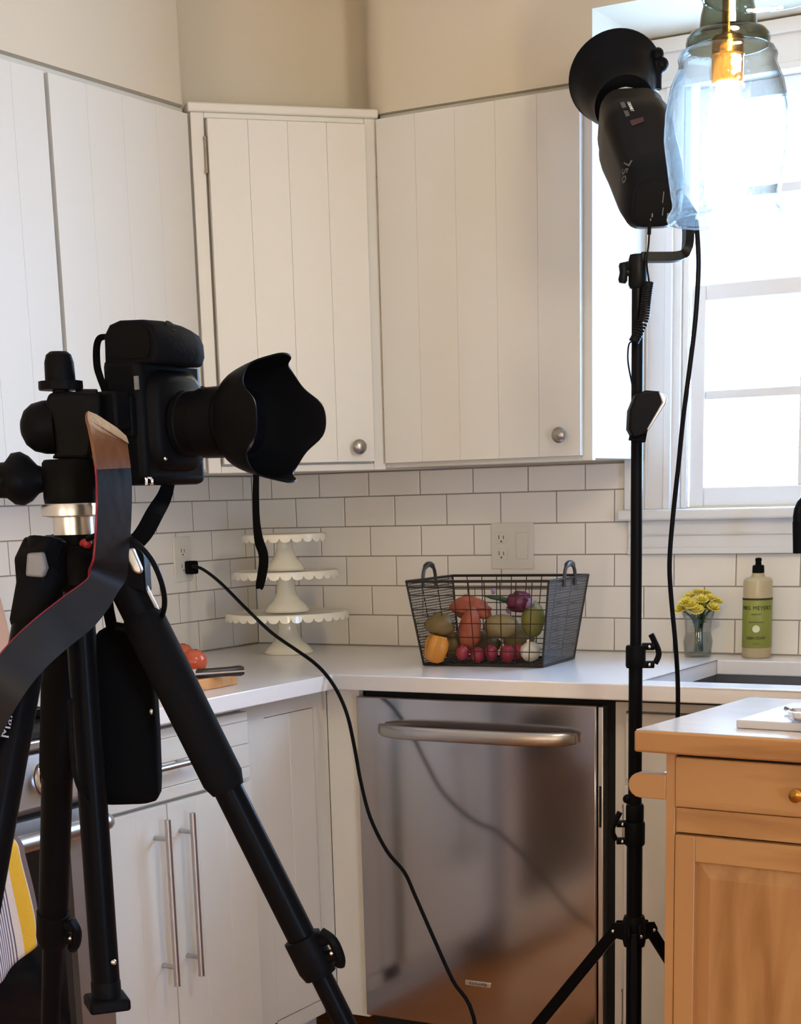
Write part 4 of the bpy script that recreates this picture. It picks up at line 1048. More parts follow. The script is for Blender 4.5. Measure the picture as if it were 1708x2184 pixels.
obj('rail', mbox(cx0+0.016, cx1-0.016, cy0+0.006, cy0+0.02, IZ-0.042, IZ-0.037, M=IM), 'gap', isl)  # dark strip standing in for the shade in the gap under the worktop
nd = 2; dwd = (cx1-cx0-0.034)/nd
for i in range(nd):
    a = cx0+0.017+i*dwd; e = a+dwd-0.004
    dd = obj('drawer', mbox(a, e, cy0-0.003, cy0+0.016, zd0+0.001, zd1-0.002, M=IM), 'island_wood_h', isl, bev=0.002)
    kx = 0.272 if i == 0 else a+dwd/2
    for kk in ((kx,) if i else (kx, kx+0.13)):
        p = IM @ Vector((kk, cy0-0.003, (zd0+zd1)/2-0.004))
        if kk != kx: continue
        obj('knob', lathe(B(), [(0, 0), (0.006, 0), (0.005, 0.008), (0.011, 0.014), (0.011, 0.019), (0.006, 0.022), (0, 0.022)], p, IM.to_3x3() @ Vector((0, -1, 0)), 20), 'brass', dd, smooth=40)
    # framed door with a raised panel
    z1_, z0_ = zr0-0.003, cz0+0.02; s_ = 0.036
    dd = obj('door', mbox(a+0.001, e, cy0+0.011, cy0+0.016, z0_, z1_, M=IM), 'island_wood', isl)
    for xa_, xe_ in ((a+0.001, a+s_), (e-s_, e)): obj('door_stile', mbox(xa_, xe_, cy0-0.003, cy0+0.011, z0_, z1_, M=IM), 'island_wood', dd, bev=0.0015)
    for za_, ze_ in ((z1_-0.042, z1_), (z0_, z0_+0.042)): obj('door_rail', mbox(a+s_, e-s_, cy0-0.0026, cy0+0.011, za_, ze_, M=IM), 'island_wood_h', dd, bev=0.0015)
    b = B(); x0_, x1_, za, zb_ = a+s_, e-s_, z0_+0.042, z1_-0.042; w_ = 0.026
    ys, yf_ = cy0+0.009, cy0+0.0005
    o4 = [(x0_, za), (x1_, za), (x1_, zb_), (x0_, zb_)]; i4 = [(x0_+w_, za+w_), (x1_-w_, za+w_), (x1_-w_, zb_-w_), (x0_+w_, zb_-w_)]
    vo = [b.verts.new(IM @ Vector((p, ys, q))) for p, q in o4]; vi = [b.verts.new(IM @ Vector((p, yf_, q))) for p, q in i4]; vb = [b.verts.new(IM @ Vector((p, cy0+0.0108, q))) for p, q in o4]
    for k in range(4): b.faces.new((vo[k], vo[(k+1) % 4], vi[(k+1) % 4], vi[k])); b.faces.new((vb[k], vb[(k+1) % 4], vo[(k+1) % 4], vo[k]))
    b.faces.new(vi); b.faces.new(vb[::-1])
    obj('raised_panel', b, 'island_wood', dd)
# towel bar on the left side: two rounded brackets and a dowel
pA = at(1338, 1675, 1, (IM @ Vector((0, cy0, 0))).y); ztb = at(1380, 1676, 1, (IM @ Vector((0, cy0, 0))).y).z
lx = (IM.inverted() @ pA).x; rr = 0.0205
for yy in (cy0, cy1-0.05):
    b = B(); poly = [Vector((cx0-0.0005, yy, ztb-rr)), Vector((cx0-0.0005, yy, ztb+rr))]
    for k in range(9):
        a = PI/2+PI*k/8; poly.append(Vector((lx+rr+rr*math.cos(a), yy, ztb+rr*math.sin(a))))
    prism(b, [IM @ p for p in poly], IM.to_3x3() @ Vector((0, 0.022, 0)))
    obj('bar_bracket', b, 'island_wood_h', isl, bev=0.002)
obj('towel_bar', tube(B(), [IM @ Vector((lx+rr+0.004, cy0+0.02, ztb)), IM @ Vector((lx+rr+0.004, cy1-0.048, ztb))], 0.010, 12), 'island_wood', isl, smooth=50)
for xx in (cx0+0.05, cx1-0.05):
    for yy in (cy0+0.05, cy1-0.05):
        p = IM @ Vector((xx, yy, 0))
        b = lathe(B(), [(0, -0.012), (0.024, -0.012), (0.026, -0.008), (0.026, 0.008), (0.024, 0.012), (0, 0.012)], p+Vector((0, 0, 0.0262)), (1, 0, 0), 20)
        w_ = obj('caster', b, 'black_matte', isl, smooth=40)
        b = B(); box(b, p.x-0.018, p.x-0.014, p.y-0.012, p.y+0.012, 0.02, 0.085); box(b, p.x+0.014, p.x+0.018, p.y-0.012, p.y+0.012, 0.02, 0.085); box(b, p.x-0.022, p.x+0.022, p.y-0.022, p.y+0.022, 0.085, cz0)
        obj('caster_fork', b, 'alu', w_)
# marble board and scoop on the island
mz = IZ+0.0008
pA = at(1569, 1553, 2, mz); pB = at(1680, 1503, 2, mz); pF = at(1706, 1561, 2, mz)
ux = (pF-pA).normalized(); uy = (pB-pA); ly = uy.length; uy = (uy-ux*uy.dot(ux)).normalized()
BM = Matrix(((ux.x, uy.x, 0, pA.x), (ux.y, uy.y, 0, pA.y), (0, 0, 1, mz), (0, 0, 0, 1)))
mb = obj('marble_board', mbox(0, 0.34, 0, 0.24, 0, 0.0135, M=BM), 'marble', None, bev=0.002)
tag(mb, 'pale marble pastry board lying on the island top', 'cutting board')
mzt = mz+0.0142
s0 = at(1678, 1512, 2, mzt+0.008); s1 = at(1693, 1520, 2, mzt+0.008)
sp = thing('spoon', (s0.x, s0.y, mzt), 'shiny metal spoon lying on the marble board at the right edge', 'spoon')
sd = (s1-s0).normalized()
b = tube(B(), [s0, s0.lerp(s1, 0.5)+Vector((0, 0, 0.001)), s1, s1+sd*0.02-Vector((0, 0, 0.003))], [0.0055, 0.0045, 0.004, 0.004], 10)
obj('handle', b, 'chrome', sp, smooth=60)
bc = s1+sd*0.042; bc.z = mzt+0.0125
b = B(); rg_ = []
for (f, hh) in ((0.02, -0.0115), (0.55, -0.010), (0.88, -0.004), (1.0, 0.004), (0.92, 0.0045), (0.8, -0.002), (0.5, -0.0075), (0.02, -0.009)):
    rg_.append([bc+Vector((0, 0, hh))+sd*0.030*f*math.cos(2*PI*j/20)+sd.cross(Vector((0, 0, 1)))*0.020*f*math.sin(2*PI*j/20) for j in range(20)])
obj('bowl', loft(b, rg_), 'chrome', sp, smooth=60)

# ================================================================== LIGHT STAND AND STROBE
ST = Vector((1.532, -0.98, 0))
def S(px, py, off=0.0): return V(px, py, ST, off)
def sz(py): return S(1357, py).z
ls = thing('light_stand', (ST.x, ST.y, 0), 'tall black tripod light stand between the dishwasher and the island', 'light stand')
def pole(z0, z1, r, name='pole'): return obj(name, tube(B(), [(ST.x, ST.y, z0), (ST.x, ST.y, z1)], r, 16), 'black_metal', ls, smooth=40)
zc1, zc2, zhub = sz(1390), sz(1768), sz(1985)
pole(zc1-0.02, sz(600), 0.0105); pole(zc2-0.02, zc1, 0.0128); pole(0.10, zc2, 0.0150)
def collar(pyt, pyb, r, name='collar'):
    z1, z0 = sz(pyt), sz(pyb)
    return obj(name, lathe(B(), [(0, 0), (r*0.92, 0), (r, 0.004), (r, z1-z0-0.004), (r*0.92, z1-z0), (0, z1-z0)], (ST.x, ST.y, z0), (0, 0, 1), 20), 'black', ls, smooth=40)
c1 = collar(1376, 1424, 0.0185); c2 = collar(1752, 1802, 0.0195); collar(1715, 1752, 0.017)
rv = Vector(RGT).normalized()
def lever(par, pyc, side, h=0.030):
    c = Vector((ST.x, ST.y, sz(pyc))); o = rv*side
    b = B()
    for dz in (-h*0.55, h*0.55): tube(b, [c+o*0.012+Vector((0, 0, dz)), c+o*0.034+Vector((0, 0, dz))], 0.007, 10)
    obj('clamp_ear', b, 'black', par, smooth=40)
    b = tube(B(), spline([c+o*0.036+Vector((0, 0, -h*0.5)), c+o*0.043+Vector((0, 0, 0.004)), c+o*0.034+Vector((0, 0, h*0.9)), c+o*0.028+Vector((0, 0, h*1.3))], 4), 0.0055, 8)
    obj('clamp_lever', b, 'black', par, smooth=40)
    b = B()
    for dz in (-h*0.55, h*0.55):
        q = c+o*0.024+Vector((0, 0, dz))-HN*0.0075; blob(b, q, 0.0035, 0.0035, 0.0035, 10, 6)
    obj('rivet', b, 'chrome', par, smooth=60)
lever(c1, 1398, 1); lever(c2, 1775, -1)
pk = S(1338, 1704)
obj('knob', blob(B(), pk, 0.009, 0.009, 0.009, 14, 8), 'black', ls, smooth=60)
# leg hub and legs
hubz = zhub
obj('leg_hub', lathe(B(), [(0, -0.03), (0.020, -0.03), (0.022, -0.02), (0.022, 0.02), (0.019, 0.03), (0, 0.03)], (ST.x, ST.y, hubz), (0, 0, 1), 20), 'black', ls, smooth=40)
h_r = Vector((rv.x, rv.y, 0)).normalized()
dA = -h_r*0.866+HN*0.5; dB = h_r*0.866+HN*0.5; dC = Vector((CAM.x-ST.x, CAM.y-ST.y, 0)).normalized()
fA = S(1180, 2184, 0.2)
for k, d in enumerate((dA, dB, dC)):
    tp = Vector((ST.x, ST.y, hubz))+d*0.036; rad_ = 0.40 if k == 0 else 0.36
    ft = Vector((ST.x, ST.y, 0.012))+d*rad_
    lg = obj('leg', ribbon(B(), [tp, ft], Vector((0, 0, 1)), 0.022, 0.011), 'black_metal', ls, bev=0.002)
    obj('foot', tube(B(), [ft+(tp-ft).normalized()*0.03, ft-(tp-ft).normalized()*0.004], 0.0135, 10), 'black_matte', lg, smooth=40)
    b = B(); c = Vector((ST.x, ST.y, hubz)); sd_ = d.cross(Vector((0, 0, 1)))
    for s in (-1, 1):
        q = sd_*0.009*s
        prism(b, [c+d*0.018+q+Vector((0, 0, 0.016)), c+d*0.040+q+Vector((0, 0, 0.014)), c+d*0.048+q+Vector((0, 0, 0.0)), c+d*0.044+q+Vector((0, 0, -0.014)), c+d*0.018+q+Vector((0, 0, -0.018))], sd_*0.003*s)
    obj('lug', b, 'black', ls)
    obj('rivet', blob(B(), c+d*0.038+sd_*0.0125*(1 if sd_.dot(HN) < 0 else -1)+Vector((0, 0, -0.002)), 0.004, 0.004, 0.004, 10, 6), 'chrome', ls, smooth=60)
    mid = tp.lerp(ft, 0.55); bz = Vector((ST.x, ST.y, 0.16))
    obj('brace', ribbon(B(), [bz+d*0.018, mid], Vector((0, 0, 1)), 0.012, 0.004), 'black_metal', ls)
obj('lower_collar', lathe(B(), [(0, -0.02), (0.021, -0.02), (0.021, 0.02), (0, 0.02)], (ST.x, ST.y, 0.16), (0, 0, 1), 18), 'black', ls, smooth=40)
# head of the stand: socket, tee knob
zt1, zt0 = sz(543), sz(615)
obj('top_socket', lathe(B(), [(0, 0), (0.0135, 0.0), (0.0165, zt1-zt0-0.05), (0.0165, zt1-zt0-0.008), (0.014, zt1-zt0), (0, zt1-zt0)], (ST.x, ST.y, zt0), (0, 0, 1), 20), 'black', ls, smooth=40)
kc = S(1335, 580); b = tube(B(), [S(1357, 585), kc], 0.006, 10)
tube(b, [S(1328, 560), S(1329, 566), S(1330, 582), S(1328, 598), S(1327, 604)], [0.006, 0.0085, 0.0075, 0.0085, 0.006], 10)
tube(b, [S(1342, 560), S(1338, 568), S(1331, 574)], 0.0055, 8)
obj('tee_knob', b, 'black', ls, smooth=40)

# strobe head
RIM = dp(1312, 164, 3.19)
REAR = dp(1398, 432, 2.87)
ax = (RIM-REAR).normalized(); LEN = (RIM-REAR).length
sx_, sy_, _ = frame_of(ax, HN.cross(Vector((0, 0, 1))))
# sx_ / sy_: cross-section axes; make sy_ the one facing the camera
if sy_.dot(CAM-RIM) < 0: sx_, sy_ = -sx_, -sy_
sr = thing('studio_strobe', (REAR.x, REAR.y, REAR.z-0.06), 'black studio flash head with a metal reflector on the light stand', 'flash')
secs = [(0.0, 0.088, 0.082), (0.012, 0.108, 0.100), (0.06, 0.120, 0.112), (0.155, 0.127, 0.120), (0.21, 0.137, 0.126), (0.25, 0.137, 0.126), (0.262, 0.128, 0.120), (0.30, 0.124, 0.118), (0.318, 0.112, 0.108)]
rings = [[REAR+ax*h+sx_*u+sy_*v for u, v in rrect(w, d, min(w, d)*0.30, 5)] for h, w, d in secs]
hs = obj('housing', loft(B(), rings), 'black_metal', sr, smooth=35)
rp_ = REAR-ax*0.0012
obj('control_plate', loft(B(), [[rp_+ax*h+sx_*u+sy_*v for u, v in rrect(0.078, 0.070, 0.018, 4)] for h in (0.0, 0.003)]), 'black', hs, smooth=30)
b = B()
for (u, v, w, d) in ((0.022, 0.004, 0.007, 0.002), (0.030, 0.006, 0.004, 0.002), (-0.010, -0.012, 0.02, 0.0012), (0.016, -0.014, 0.014, 0.0012), (0.026, -0.024, 0.013, 0.004)):
    prism(b, [rp_-ax*0.0004+sx_*(u+a*w/2)+sy_*(v+c*d/2) for a, c in ((-1, -1), (1, -1), (1, 1), (-1, 1))], -ax*0.0006)
obj('control_print', b, 'grey_print', hs)
# reflector: bowl opening away from the camera
prof = [(0, -0.002), (0.056, -0.002), (0.056, 0.012), (0.062, 0.030), (0.078, 0.072), (0.0885, 0.112), (0.0905, 0.114), (0.0905, 0.117), (0.0885, 0.117), (0.076, 0.074), (0.060, 0.032), (0.050, 0.010), (0, 0.006)]
obj('reflector', lathe(B(), prof, RIM-ax*0.117, ax, 48), 'black_metal', sr, smooth=40)
obj('flash_tube', tube(B(), [RIM-ax*0.12+sx_*0.03*math.cos(2*PI*k/16)+sy_*0.03*math.sin(2*PI*k/16) for k in range(16)], 0.004, 8), 'white_plastic', sr, smooth=60)
kc = V(1400, 132, RIM-ax*0.06)
b = B()
tube(b, [RIM-ax*0.06+h_r*0.070, kc], 0.010, 10)
for (x, y, r) in ((1402, 118, 0.0125), (1411, 138, 0.0135), (1404, 150, 0.010), (1394, 140, 0.010)): blob(b, V(x, y, RIM-ax*0.06), r, r, r, 12, 8)
obj('lock_knob', b, 'black', sr, smooth=60)
obj('knob_ring', tube(B(), [V(1403+9*math.cos(a), 113+9*math.sin(a), RIM-ax*0.06) for a in [2*PI*k/12 for k in range(13)]], 0.003, 6), 'black', sr, smooth=60)
# printed labels on the side facing the camera
def hsurf(px, py, lift=0.0006):
    """point on the housing where the sight line through a pixel meets it"""
    o = CAM; d = ray(px, py)
    dg = bm_hit
    loc, nrm, idx, dist = dg.ray_cast(o-ORG[sr.name], d.normalized())
    if loc is None: return V(px, py, REAR), (CAM-REAR).normalized()
    return loc+ORG[sr.name]+nrm*lift, nrm
from mathutils.bvhtree import BVHTree
_t = B(); _t.from_mesh(hs.data); bm_hit = BVHTree.FromBMesh(_t); _t.free()
def decal(corners, m, name, par):
    ps = [hsurf(x, y)[0] for x, y in corners]; n = hsurf(*corners[0])[1]
    bb = prism(B(), ps, n*0.0004); return obj(name, bb, m, par)
decal([(1322, 220), (1331, 218), (1343, 247), (1335, 250)], 'dim_print', 'label', hs)
decal([(1343, 258), (1372, 250), (1373, 260), (1348, 270)], 'red_print', 'label', hs)
def surf_text(s, size, p0, p1, m, updir):
    a, n1 = hsurf(*p0); c, n2 = hsurf(*p1); xdir = (c-a).normalized(); n = (n1+n2).normalized(); y = n.cross(xdir)
    bb = put_text(s, size, (a+c)/2, xdir, y); org = ORG[sr.name]
    for v in bb.verts:
        h = (v.co-(a+c)/2).dot(n); loc, nr, ix, ds_ = bm_hit.ray_cast(v.co+n*0.06-org, -n)
        if loc is not None: v.co = loc+org+n*(0.0008+h)
    return obj('label_print', bb, m, hs)
surf_text('CALUMET', 0.0080, (1338, 214), (1350, 243), 'white_print', None)
surf_text('750', 0.026, (1338, 345), (1331, 388), 'dim_print', None)
# bracket from the stand to the head (a tilting yoke)
bk1, bk2, bk3 = S(1385, 549), S(1450, 549), S(1468, 530)
bj = V(1469, 470, REAR+ax*0.13)
pts = [S(1366, 549), S(1400, 549), S(1440, 548), S(1458, 541), S(1466, 525), bj.lerp(S(1468, 480), 0.5), bj]
obj('bracket', ribbon(B(), spline(pts, 4), HN, 0.030, 0.015), 'black', sr, bev=0.003)
tk = (REAR+ax*0.17)
obj('tilt_joint', tube(B(), [bj, tk], [0.020, 0.026], 16), 'black', sr, smooth=40)
# sync lead: thin wire, coiled part, thin wire, receiver hanging on the pole
ra = V(1385, 484, REAR)
pts = spline([ra, S(1383, 520, -0.03), S(1379, 560, -0.035), S(1384, 600, -0.03)], 6)
sl = obj('sync_lead', tube(B(), pts, 0.0016, 6), 'black', sr, smooth=60)
obj('lead_plug', tube(B(), [ra+UPV*0.006, V(1384, 500, REAR)], 0.0036, 8), 'black_matte', sl, smooth=60)
axis = spline([S(1383, 602, -0.03), S(1378, 640, -0.03), S(1372, 685, -0.03), S(1352, 728, -0.03)], 20); hel = []
for i, p in enumerate(axis):
    t = (axis[min(i+1, len(axis)-1)]-axis[max(i-1, 0)]).normalized(); x, y, _ = frame_of(t)
    for k in range(5):
        q = p.lerp(axis[min(i+1, len(axis)-1)], k/5); a = 2*PI*(i*5+k)/12.0
        hel.append(q+x*0.0075*math.cos(a)+y*0.0075*math.sin(a))
obj('coiled_cord', tube(B(), hel, 0.0021, 6), 'black', sl, smooth=60)
obj('lead_tail', tube(B(), spline([S(1350, 728, -0.03), S(1341, 735, -0.03), S(1339, 770, -0.03), S(1347, 815, -0.03), S(1355, 850, -0.03)], 6), 0.0016, 6), 'black', sl, smooth=60)
# radio receiver strapped to the pole
rc_ = thing('radio_receiver', S(1372, 880, -0.03), 'small dark wireless flash receiver with a pale edge strapped to the stand', 'receiver')
poly = [(1343, 875), (1357, 840), (1378, 832), (1405, 834), (1418, 842), (1417, 862), (1395, 898), (1378, 925), (1352, 935), (1341, 915)]
b = prism(B(), [S(x, y, -0.055) for x, y in poly], HN*0.040)
obj('shell', b, 'black', rc_, bev=0.004, segs=3)
poly = [(1404, 835), (1424, 845), (1421, 860), (1384, 918), (1378, 917), (1412, 858)]
obj('pale_edge', prism(B(), [S(x, y, -0.057) for x, y in poly], HN*0.044), 'alu', rc_, bev=0.003)
obj('strap', ribbon(B(), [S(1345, 925, -0.035), S(1376, 930, -0.035)], (0, 0, 1), 0.022, 0.03), 'fabric', rc_)
# power lead of the strobe, hanging down behind the island
pw = [V(1484, 470, REAR+ax*0.05), S(1488, 520, 0.02), S(1489, 580, 0.02), S(1483, 680, 0.02), S(1470, 790, 0.02), S(1457, 890, 0.02), S(1447, 990, 0.02), S(1436, 1090, 0.02), S(1428, 1190, 0.02), S(1430, 1260, 0.02), S(1440, 1370, 0.02), S(1445, 1450, 0.03), S(1445, 1530, 0.03), S(1440, 1620, 0.03)]
e = pw[-1]; pw += [Vector((e.x-0.002, e.y+0.02, 0.40)), Vector((e.x-0.01, e.y+0.04, 0.05)), Vector((e.x-0.03, e.y+0.10, 0.006)), Vector((e.x-0.12, e.y+0.12, 0.006))]
pl = obj('strobe_power_cord', tube(B(), spline(pw, 6), 0.0046, 8), 'black', None, smooth=60)
tag(pl, 'thick black power lead hanging from the flash head down behind the island', 'cord')

# ================================================================== PENDANTS
def pendant(px, pyb, d, label, proto=None):
    """glass jar pendant; bottom rim centre at the given pixel"""
    base = dp(px, pyb, d)
    k = d/FPX                                              # metres per pixel at that distance
    if proto is not None: return dup(proto, base, label)
    r = thing('pendant_lamp', base, label, 'pendant light', 'glass pendant lamps over the island')
    def pr(lst): return [(rr*k, hh*k*1.01) for rr, hh in lst]
    outer = pr([(119, 0), (123, 6), (121, 16), (113, 27), (112, 34), (121, 90), (131, 160), (129, 215), (117, 268), (102, 300), (101, 308), (103, 318), (98, 330), (86, 336)])
    inner = [(rr-0.0025, hh) for rr, hh in outer][::-1]
    obj('shade', lathe(B(), outer+inner+[outer[0]], base, (0, 0, 1), 64), 'shade_glass', r, smooth=60)
    outer = pr([(86, 337), (87, 346), (86, 356), (78, 366), (60, 372), (57, 400), (52, 418), (55, 432), (55, 446), (50, 455), (49, 470), (48, 520)])
    inner = [(rr-0.002, hh) for rr, hh in outer][::-1]
    obj('neck', lathe(B(), outer+inner+[outer[0]], base, (0, 0, 1), 48), 'neck_glass', r, smooth=60)
    so = obj('socket', lathe(B(), pr([(0, 268), (30, 268), (33, 272), (33, 318), (35, 322), (33, 326), (33, 352), (30, 358), (14, 364), (0, 364)]), base, (0, 0, 1), 28), 'brass', r, smooth=40)
    bl = obj('bulb', lathe(B(), pr([(0, 50), (18, 53), (34, 68), (44, 98), (46, 135), (42, 175), (32, 215), (23, 245), (20, 266), (0, 266)]), base, (0, 0, 1), 32), 'bulb', r, smooth=60)
    top = CZ-base.z
    obj('rod', tube(B(), [base+Vector((0, 0, 362*k)), base+Vector((0, 0, top-0.02))], 13*k, 14), 'brass', r, smooth=40)
    obj('cap', lathe(B(), [(0, 515*k), (50*k, 515*k), (50*k, 525*k), (16*k, 545*k), (0, 545*k)], base, (0, 0, 1), 28), 'brass', r, smooth=40)
    obj('canopy', lathe(B(), [(0, top-0.03), (0.03, top-0.03), (0.06, top-0.012), (0.062, top-0.0005), (0, top-0.0005)], base, (0, 0, 1), 32), 'brass', r, smooth=40)
    return r
p1 = pendant(1546, 472, 2.42, 'lit glass pendant lamp with brass socket at the upper right')
b2 = dp(1617, 2, 2.30)

# ------------------------------------------------------------------ unseen ceiling lamps, added to light the room
cl = None
for k, (x, y) in enumerate(ADDED_CEIL_LAMPS):
    if cl is None:
        cl = thing('added_ceiling_lamp', (x, y, CZ), 'unseen ceiling lamp added for room light, behind the tripod on the stove side', 'fill light', 'unseen ceiling lamps added for room light')
        obj('trim_ring', lathe(B(), [(0.110, -0.014), (0.118, -0.012), (0.122, 0), (0.085, 0)], (x, y, CZ), (0, 0, 1), 32), 'trim', cl, smooth=40)
        obj('diffuser', lathe(B(), [(0, -0.085), (0.04, -0.082), (0.075, -0.068), (0.10, -0.042), (0.108, -0.012), (0.085, -0.004), (0, -0.002)], (x, y, CZ), (0, 0, 1), 32), 'fill_diff', cl, smooth=40)
    else: dup(cl, (x, y, CZ), ('', 'unseen ceiling lamp added for room light, nearest the added door', 'unseen ceiling lamp added for room light, farthest back on the stove side', 'unseen ceiling lamp added for room light, farthest back on the door side')[k])
# made-up floor lamps behind the viewpoint, low frontal fill for the tiles
for k, (x, y, lab) in enumerate(((1.9, -5.7, 'unseen drum shade floor lamp added as frontal fill, stove side'), (4.0, -5.7, 'unseen drum shade floor lamp added as frontal fill, door side'))):
    if k == 0:
        fl_ = thing('added_floor_lamp', (x, y, 0), lab, 'floor lamp', 'unseen floor lamps added as frontal fill')
        obj('base', lathe(B(), [(0, 0), (0.15, 0), (0.15, 0.015), (0.02, 0.03), (0, 0.03)], (x, y, 0), (0, 0, 1), 32), 'black_metal', fl_, smooth=40)
        obj('pole', tube(B(), [(x, y, 0.02), (x, y, 1.25)], 0.012, 12), 'black_metal', fl_, smooth=40)
        obj('fill_shade', lathe(B(), [(0, 1.12), (0.20, 1.12), (0.18, 1.46), (0, 1.46)], (x, y, 0), (0, 0, 1), 40), 'fill_shade', fl_, smooth=40)
    else: dup(fl_, (x, y, 0), lab)

pendant(1631, -9, 2.20, 'second glass pendant lamp, only its bottom rim showing at the top edge', p1)

# ================================================================== TRIPOD
def proj(P):
    d = Vector(P)-CAM; w = d.dot(FWD); return (W/2+FPX*d.dot(RGT)/w, CYP-FPX*d.dot(UPV)/w)
TA = dp(150, 1030, 1.55); TA.z = 0
def Tp(px, py, off=0.0): return V(px, py, TA, off)
def tz(py, px=160): return Tp(px, py).z
PM = 1.55/FPX
tr = thing('tripod', (TA.x, TA.y, 0), 'black camera tripod with foam grips and a ball head in the left foreground', 'tripod')
zh1, zh0 = tz(1160), tz(1258)
obj('hub', lathe(B(), [(0, zh0), (0.030, zh0), (0.036, zh0+0.006), (0.036, zh1-0.012), (0.028, zh1-0.002), (0.0195, zh1), (0.0195, tz(1140)), (0, tz(1140))], (TA.x, TA.y, 0), (0, 0, 1), 28), 'black', tr, smooth=40)
obj('red_lever', blob(B(), Tp(183, 1160, -0.022), 0.007, 0.005, 0.005, 10, 8), mat('red_plastic', (0.35, 0.02, 0.03), 0.4), tr, smooth=60)
zcb = tz(2092, 238)
obj('center_column', tube(B(), [(TA.x, TA.y, zcb), (TA.x, TA.y, tz(1150))], 0.0142, 18), 'black_metal', tr, smooth=40)
ze = tz(2150, 240)
colend = obj('column_end', tube(B(), [(TA.x, TA.y, ze+0.012), (TA.x, TA.y, zcb), (TA.x, TA.y, zcb+0.001)], [0.0150, 0.0148, 0.0142], 18), 'black', tr, smooth=40)
b = B(); hx = h_r
for dz0, dz1, s in ((0, 0.013, 0.0205),):
    M_ = Matrix(((hx.x, HN.x, 0, TA.x), (hx.y, HN.y, 0, TA.y), (0, 0, 1, ze), (0, 0, 0, 1))) @ Matrix.Rotation(0.35, 4, 'Z')
    box(b, -s, s, -s, s, dz0, dz1, M=M_)
obj('end_plate', b, 'black', colend, bev=0.003)
obj('rivet', blob(B(), Tp(242, 2052, -0.0145), 0.0032, 0.0032, 0.0032, 10, 6), 'chrome', colend, smooth=60)
LEG = [(0.438, -0.016), (-0.192, -0.347), (-0.172, 0.363)]
ztop = tz(1195)
def legline(k):
    a, c = LEG[k]; d = h_r*a+HN*c; hd_ = d.normalized()
    p0 = Vector((TA.x, TA.y, ztop))+hd_*(0.036, 0.047, 0.047)[k]; return p0, p0+d*ztop-Vector((0, 0, ztop))
def legat(k, py):
    p0, p1_ = legline(k); lo, hi = 0.0, 1.0
    for _ in range(40):
        m_ = (lo+hi)/2
        if proj(p0.lerp(p1_, m_))[1] < py: lo = m_
        else: hi = m_
    return p0.lerp(p1_, lo)
def clamp(par, k, py, r, side):
    p = legat(k, py); p0, p1_ = legline(k); t = (p1_-p0).normalized()
    obj('leg_clamp', tube(B(), [p-t*0.020, p-t*0.019, p+t*0.014, p+t*0.024], [r*0.9, r, r, r*0.86], 16), 'black', par, smooth=40)
    o = (Vector(RGT)*side-HN*0.5); o = (o-t*o.dot(t)).normalized()
    b = B()
    for q in (-0.010, 0.008): tube(b, [p+t*q+o*(r-0.004), p+t*q+o*(r+0.011)], 0.0065, 10)
    obj('clamp_ear', b, 'black', par, smooth=40)
    obj('clamp_lever', tube(B(), spline([p-t*0.018+o*(r+0.005), p-t*0.006+o*(r+0.013), p+t*0.012+o*(r+0.012), p+t*0.020+o*(r+0.007)], 4), 0.0055, 8), 'black_metal', par, smooth=40)
    obj('rivet', blob(B(), p+t*0.004+o*(r+0.006)-HN*0.0065, 0.0026, 0.0026, 0.0026, 8, 6), 'chrome', par, smooth=60)
